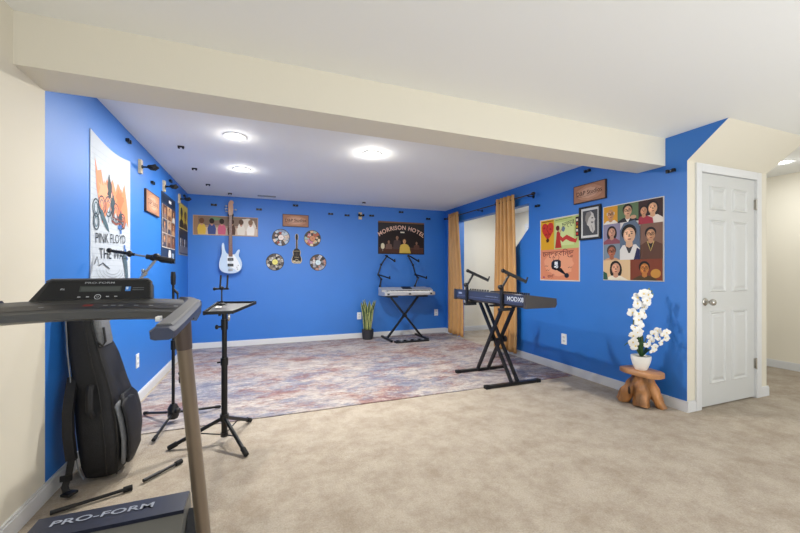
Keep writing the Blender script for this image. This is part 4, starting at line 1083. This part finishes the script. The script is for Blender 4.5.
# ------------------------------------------------------------ gig bag against the left wall
g0 = (-.82, 2.6, 0)
t = thing('guitar_bag', 'black padded guitar gig bag with open front pocket leaning on the left blue wall', 'guitar bag', g0)
BG = mat('black_nylon', (27, 27, 30), .6, spec=.4, noise=(60, .2), bump=(250, .25)); BG2 = mat('grey_nylon', (112, 114, 118), .6, noise=(70, .15)); PIPE = mat('grey_piping', (120, 122, 126), .5)
rows_ = [ # z, x_back, x_front, y_near, y_far
 (.012, -.885, -.775, 2.46, 2.70), (.035, -.905, -.740, 2.415, 2.76), (.10, -.918, -.728, 2.39, 2.79), (.20, -.93, -.725, 2.385, 2.80), (.32, -.942, -.735, 2.39, 2.79),
 (.42, -.952, -.755, 2.41, 2.76), (.50, -.96, -.775, 2.425, 2.735), (.58, -.968, -.795, 2.43, 2.73), (.66, -.975, -.815, 2.43, 2.72), (.72, -.982, -.83, 2.435, 2.69), (.78, -.988, -.845, 2.445, 2.64),
 (.86, -.994, -.865, 2.45, 2.61), (.98, -1.0, -.885, 2.455, 2.60), (1.05, -1.002, -.90, 2.465, 2.59), (1.08, -.998, -.915, 2.48, 2.575)]
def sup(x0, x1, y0, y1, z, n=28, e=5):
    r = []
    for i in range(n):
        a = 2*PI*i/n; u = abs(math.cos(a))**(2/e)*math.copysign(1, math.cos(a)); v = abs(math.sin(a))**(2/e)*math.copysign(1, math.sin(a))
        r.append(((x0+x1)/2+u*(x1-x0)/2, (y0+y1)/2+v*(y1-y0)/2, z))
    return r
m = MB(g0); m.loft([sup(b_, c_, d_, e_, a_) for a_, b_, c_, d_, e_ in rows_]); m.build('bag_body', t, BG, ang=60)
# front pocket panel (bulged) on the +x face
m = MB(g0); m.loft([sup(-.77, f_, yn, yf2, z, e=4) for z, f_, yn, yf2 in ((.05, -.73, 2.47, 2.72), (.09, -.715, 2.44, 2.75), (.20, -.705, 2.43, 2.76), (.31, -.71, 2.445, 2.745), (.40, -.725, 2.47, 2.72), (.44, -.745, 2.51, 2.68))]); m.build('front_pocket', t, BG, ang=60)
# piping along the gusset edges
for sx, idx in ((0, 1), (1, 2)):
    m = MB(g0); m.tube([(r_[idx]+(.010 if idx == 1 else -.008), r_[3]+.003, r_[0]) for r_ in rows_[1:-1]], .0035, 6); m.build('piping', t, PIPE if idx == 1 else BLK)
m = MB(g0); m.tube([(r_[1]*.32+r_[2]*.68, r_[3]-.001, r_[0]) for r_ in rows_[1:-2]], .004, 6); m.build('zipper', t, BLK)
m = MB(g0); m.box((-.83, 2.428, .46), (.06, .01, .15), Matrix.Rotation(R_(6), 3, 'X'), .004) if False else m.tube([(-.865, 2.42, .53), (-.86, 2.39, .51), (-.855, 2.375, .46), (-.85, 2.365, .41), (-.845, 2.385, .375)], .016, 8); m.build('carry_handle', t, BG)
# open flap leaves
for q, (xx, yy, rr) in enumerate(((-.728, 2.455, .022), (-.705, 2.475, .026))):
    m = MB(g0); P = [(xx-.012, yy, .06), (xx+.008, yy-.01, .12), (xx+.008, yy-.01, .22), (xx-.008, yy, .32), (xx-.026, yy, .40), (xx-.036, yy, .42)]
    rings = [sup(p[0]-.012, p[0]+.012, p[1]-(.09 if 0 < i_ < 5 else .04)+.05, p[1]+(.17 if 0 < i_ < 5 else .12), p[2], 20, 3) for i_, p in enumerate(P)]
    m.loft(rings); m.build('open_flap', t, BG if q else BG2, ang=60)
m = MB(g0); m.loft([sup(x-.02, x+.022, 2.46, 2.61, z, 20, 4) for z, x in ((.735, -.845), (.75, -.84), (.86, -.858), (.97, -.872))]); m.build('upper_pocket', t, BG2, ang=60)
m = MB(g0); m.tube([(-.85, 2.445, .77), (-.822, 2.45, .74), (-.815, 2.47, .76), (-.825, 2.47, .84)], .006, 6); m.build('zip_pull', t, BLK)
def strap(pts, w, th, name, mt):
    m = MB(g0); n = len(pts); rr = []
    for i, p in enumerate(pts): rr.append([(p[0]-w/2, p[1]-th/2, p[2]), (p[0]+w/2, p[1]-th/2, p[2]), (p[0]+w/2, p[1]+th/2, p[2]), (p[0]-w/2, p[1]+th/2, p[2])])
    m.loft(rr); return m.build(name, t, mt)
strap([(-.955, 2.46, .58), (-.945, 2.40, .50), (-.942, 2.372, .42), (-.938, 2.365, .30), (-.93, 2.365, .22), (-.925, 2.365, .17)], .042, .028, 'shoulder_strap', BG)
strap([(-.925, 2.365, .18), (-.935, 2.36, .10), (-.945, 2.345, .045), (-.93, 2.325, .02), (-.915, 2.31, .012)], .03, .006, 'strap_webbing', BLK)
m = MB(g0); m.box((-.915, 2.315, .022), (.05, .05, .014), Matrix.Rotation(R_(-25), 3, 'Z'), .004); m.build('strap_buckle', t, BLK)
m = MB(g0); m.box((-.943, 2.352, .085), (.05, .012, .03), None, .003); m.build('strap_buckle', t, BLK)

# ------------------------------------------------------------ boom microphone stand behind the bag
o_ = Vector((-.950, 2.90, 0))
t = thing('microphone_stand', 'round base microphone stand behind the guitar bag with a silver boom arm raised over it', 'microphone stand', o_)
m = MB(o_); m.lathe([(0, .001), (.065, .001), (.065, .014), (.03, .03), (.014, .045), (0, .045)], o_, 28); m.build('base', t, BLK)
m = MB(o_); m.cyl((o_.x, o_.y, .04), (o_.x, o_.y, .84), .011, n=12); m.build('pole', t, BLKM)
j2 = Vector((-.67, 2.90, 1.244))
m = MB(o_); m.cyl((o_.x, o_.y, .83), j2, .009, n=12); m.ell((o_.x, o_.y, .84), (.02, .02, .022), 10); mid_ = Vector((o_.x, o_.y, .83)).lerp(j2, .74); dd = (j2-mid_).normalized()
m.m(BLK); m.cyl(mid_-dd*.012, mid_+dd*.014, .016, n=10); m.ell(mid_+Vector((-.004, -.015, .02)), (.012, .012, .014), 8)
ob = m.build('tilted_tube', t); ob.data.materials.clear(); ob.data.materials.append(SILV); ob.data.materials.append(BLK)
bl, br = Vector((-.945, 2.90, 1.292)), Vector((-.565, 2.90, 1.222))
m = MB(o_); m.cyl(bl, br, .0065, n=10); m.build('boom_arm', t, SILV)
d = (br-bl).normalized()
m = MB(o_); m.cyl(br-d*.17, br, .017, n=12); m.ell(br-d*.13, (.028, .022, .022), 10); m.ell(j2+Vector((0, -.01, .01)), (.026, .026, .022), 10); m.cyl(br-d*.09, br-d*.015, .021, n=12); m.build('counterweight', t, BLK)
m = MB(o_); m.cyl(bl, bl+d*.10, .010, n=10); m.ell(bl+d*.008, (.017, .017, .017), 10); m.ell(bl+d*.12, (.018, .018, .022), 10); m.cyl(bl+d*.09, bl+d*.15, .010, n=10); m.build('microphone_clip', t, BLK)

# rods on the carpet by the treadmill
def rod(a, b, r, label):
    a, b = Vector(a), Vector(b); t = thing('metal_rod', label, 'rod', a.lerp(b, .5)); m = MB(a.lerp(b, .5)); m.cyl(a, b, r, n=10); m.build('tube', t, BLKM)
    d = (b-a).normalized(); m = MB(a.lerp(b, .5)); m.cyl(b-d*.035, b+d*.004, r*1.7, n=12); m.build('rubber_tip', t, RUB)
    m = MB(a.lerp(b, .5)); m.cyl(a-d*.0, a+d*.09, r*1.25, n=10); m.build('sleeve', t, BLK); return t
rod((-.60, 2.325, .016), (-.452, 2.485, .016), .008, 'short black rod with a rubber tip lying on the carpet right of the guitar bag')
rod((-.93, 2.17, .016), (-.64, 2.275, .016), .0085, 'longer black rod lying on the carpet behind the treadmill hood')

# ------------------------------------------------------------ treadmill
T0 = Vector((-.58, 1.3, 0))
t = thing('treadmill', 'treadmill with black console and bronze uprights in the left foreground', 'treadmill', T0)
HS = mat('treadmill_charcoal', (40, 42, 47), .45); TOPM = mat('treadmill_navy_cover', (34, 38, 54), .35, spec=.5); GR = mat('treadmill_grey', (112, 112, 108), .45, .2)
BRZ = mat('bronze_upright', (126, 112, 96), .35, .45); CONS = mat('console_black', (30, 31, 34), .38); CONR = mat('console_rim', (84, 84, 88), .4, .2)
CNS2 = mat('console_dark_grey', (74, 75, 76), .42, .1); HND = mat('handle_slate', (52, 58, 78), .42, .1)
# motor hood
xh0, xh1 = -.715, -.262
m = MB(T0)
m.m(TOPM); m.prism([(1.484, .298), (1.60, .300), (1.605, .29), (1.484, .285)], (xh0, 0, 0), (0, 1, 0), (0, 0, 1), 0, xh1-xh0); hood = m.build('hood_top', t)
m = MB(T0)
m.m(GR); m.prism([(1.484, .2845), (1.62, .2845), (1.66, .10), (1.66, .05), (1.36, .05), (1.36, .12), (1.40, .20), (1.45, .262)], (xh0+.0, 0, 0), (0, 1, 0), (0, 0, 1), 0, xh1-xh0); m.build('motor_hood', t, ang=25)
# lettering on the sloping cover lies flat on its top
A = Art((-.83, 1.500, .301), (1, 0, 0), .1, .1, '#222638', th=.0006, gap=0, V=(0, 1, 0)); A.mb.bm.clear(); A.mb.o = T0
A.text('#9ea4b2', 'PRO-FORM', .315, .050, .042, 0, .0006, 1.45); A.done('brand_lettering', t)
# base frame rails and deck (towards the walker)
for x in (-.75, -.235):
    m = MB(T0); m.bx(x-.022, x+.022, .90, 1.72, .03, .085, .006); m.build('base_rail', t, HS)
m = MB(T0); m.bx(-.68, -.32, -.15, 1.36, .11, .135, .004); m.build('running_belt', t, RUB)
for x in (-.705, -.285):
    m = MB(T0); m.bx(x-.033, x+.033, -.15, 1.36, .09, .145, .008); m.build('side_rail', t, HS)
for x in (-.68, -.32):
    m = MB(T0); m.cyl((x, -.12, .045), (x, -.06, .045), .0445); m.build('rear_foot', t, RUB)
# side cover next to the right upright
m = MB(T0); m.prism([(1.38, .05), (1.58, .05), (1.60, .16), (1.56, .255), (1.49, .20), (1.42, .12)], (-.259, 0, 0), (0, 1, 0), (0, 0, 1), 0, .04); m.build('side_cover', t, HS, flat=True)
m = MB(T0); m.cyl((-.225, 1.42, .16), (-.205, 1.36, .22), .012); m.ell((-.215, 1.385, .19), (.014, .02, .02), 10); m.build('pivot_bolt', t, BLK)
m = MB(T0); m.cyl((-.135, 1.36, .05), (-.135, 1.36, .215), .006, n=8); m.ell((-.135, 1.36, .22), (.01, .01, .008), 8); m.cyl((-.15, 1.36, .15), (-.13, 1.36, .15), .012, n=8); m.build('folding_latch', t, BLKM)
# uprights
for sx, xt, xb in ((1, -.214, -.168), (-1, -.765, -.80)):
    m = MB(T0); a = Vector((xb, 1.395, .045)); b = Vector((xt, 1.215, .945)); rr = [[] for _ in range(2)]
    rings = []
    for p, kx in ((a, 1.0), (a.lerp(b, .3), 1.0), (b, .92)):
        rings.append([(p.x+.0205*kx*math.cos(2*PI*i/28), p.y+.038*kx*math.sin(2*PI*i/28), p.z) for i in range(28)])
    m.loft(rings); m.build('upright', t, BRZ, ang=60)
    m = MB(T0); c1 = b+Vector((0, .0, .0)); rings = []
    for z_, kx in ((-.02, .98), (.02, 1.05), (.07, 1.15)):
        rings.append([(b.x+(b.x-a.x)*z_+.0205*kx*math.cos(2*PI*i/24), b.y-.21*z_+.038*kx*math.sin(2*PI*i/24), b.z+z_) for i in range(24)])
    m.loft(rings); m.build('upright_collar', t, mat('collar_brown', (72, 60, 54), .5))
# console beam, slightly bowed
def beam_ring(x, f):
    bow = .045*(1-((x+.49)/.32)**2); y = 1.345+bow; zt = 1.052+.012*(1-((x+.49)/.32)**2)
    return [(x, y-.085, zt-.030), (x, y-.085, zt-.050), (x, y-.04, zt-.060), (x, y+.05, zt-.045), (x, y+.06, zt-.008), (x, y+.04, zt), (x, y-.02, zt-.010), (x, y-.07, zt-.024)]
xs = [-.80+i*(.605/14) for i in range(15)]
m = MB(T0); m.m(CNS2); m.loft([beam_ring(x, 0) for x in xs]); m.build('console_beam', t, ang=45)
# button inlay on top slope of the beam
m = MB(T0); A = m
def onb(x, f, off=.0012):
    r_ = beam_ring(x, 0); a, b = Vector(r_[6]), Vector(r_[7]); p = a.lerp(b, f); n_ = (b-a).cross(Vector((1, 0, 0))).normalized()
    if n_.z < 0: n_ = -n_
    return p+n_*off
m.m(CONS)
m.grid([[onb(-.785+i*.044, .08) for i in range(14)], [onb(-.785+i*.044, .92) for i in range(14)]])
m.m(ink('#8a3a36')); m.grid([[onb(-.50+i*.012, .30, .002) for i in range(3)], [onb(-.50+i*.012, .6, .002) for i in range(3)]])
m.m(ink('#8f9298'))
for x in (-.60, -.45, -.43, -.41, -.37, -.33, -.26): m.grid([[onb(x, .45, .002), onb(x+.012, .45, .002)], [onb(x, .58, .002), onb(x+.012, .58, .002)]])
m.build('button_strip', t, recalc=False, flat=True)
# display pod
m = MB(T0)
U_ = Vector((1, 0, 0)); Vv = Vector((0, .5, 1)).normalized(); o3 = Vector((-.657, 1.415, 1.050))
pod = [(-.005, 0), (.365, 0), (.352, .072), (.342, .080), (.060, .080), (.048, .074)]
pod = [(-.008, 0), (.315, 0), (.306, .074), (.296, .084), (.040, .084), (.028, .076)]
m.m(CONS); m.prism(pod, o3, U_, Vv, -.035, 0); m.build('display_pod', t, ang=20)
m = MB(T0); Nn = U_.cross(Vv)
pts = [o3+U_*u+Vv*v+Nn*.001 for u, v in pod]; m.tube(pts[1:], .0035, 6); m.build('pod_rim', t, CONR)
A = Art(o3+Nn*.0004, (1, 0, 0), .38, .1, '#1d1e21', th=.0004, gap=0, V=tuple(Vv), frame_poly=[(.012, .004), (.306, .004), (.300, .070), (.292, .077), (.043, .077), (.036, .072)])
A.mb.o = T0
A.text('#9a9da3', 'PRO-FORM', .165, .0715, .009, 0, .0001, 1.8); A.rect('#3c403f', .115, .040, .225, .060); A.rect('#4a4f4e', .119, .043, .221, .057)
A.text('#c9ccd2', 'iFit', .072, .050, .009); A.rect('#3f7fd0', .236, .041, .251, .057); A.rect('#c9dcf2', .238, .047, .244, .056)
for i_ in range(2): A.rect('#6d7176', .256, .044+.007*i_, .288, .046+.007*i_)
A.ring('#b5b8bc', .166, .022, .008, .008, .002); A.text('#b5b8bc', 'O', .166, .022, .008)
for u in (.118, .140, .192, .214): A.rect('#b5b8bc', u-.004, .021, u+.004, .024)
A.done('display_face', t)
# handles reaching back towards the walker
def handle(xc, s):
    m = MB(T0); rings = []
    for (y, z, k_, dx) in ((.925, 1.015, .86, 0), (.935, 1.017, .98, 0), (1.02, 1.022, 1.0, 0), (1.18, 1.034, 1.0, .0), (1.30, 1.044, .98, 0), (1.365, 1.050, .8, -.012*s), (1.405, 1.052, .6, -.03*s), (1.42, 1.052, .45, -.05*s)):
        w_, h_ = .025*k_, .0125
        sec = [(-1, -.9), (-.6, -1.15), (.6, -1.15), (1, -.9), (1.05, .3), (.55, 1), (-.55, 1), (-1.05, .3)]
        rings.append([(xc+dx+u*w_*1.0, y, z+v*h_) for u, v in sec])
    m.loft(rings); m.m(HND); o = m.build('handle', t, HND, ang=30)
    o.data.materials.clear(); o.data.materials.append(HND)
    g = MB(T0); g.loft([[(xc+u*.017, y, z+.0127+v) for u, v in ((-1, 0), (1, 0), (.8, .004), (-.8, .004))] for y, z in ((.945, 1.0175), (1.02, 1.022), (1.18, 1.034), (1.32, 1.0455))]); g.build('grip_pad', o, mat('grip_grey', (96, 96, 98), .6))
handle(-.205, 1); handle(-.775, -1)
m = MB(T0); m.bx(-.240, -.230, 1.02, 1.045, 1.03, 1.042, .002); m.build('safety_clip', t, PLATE)
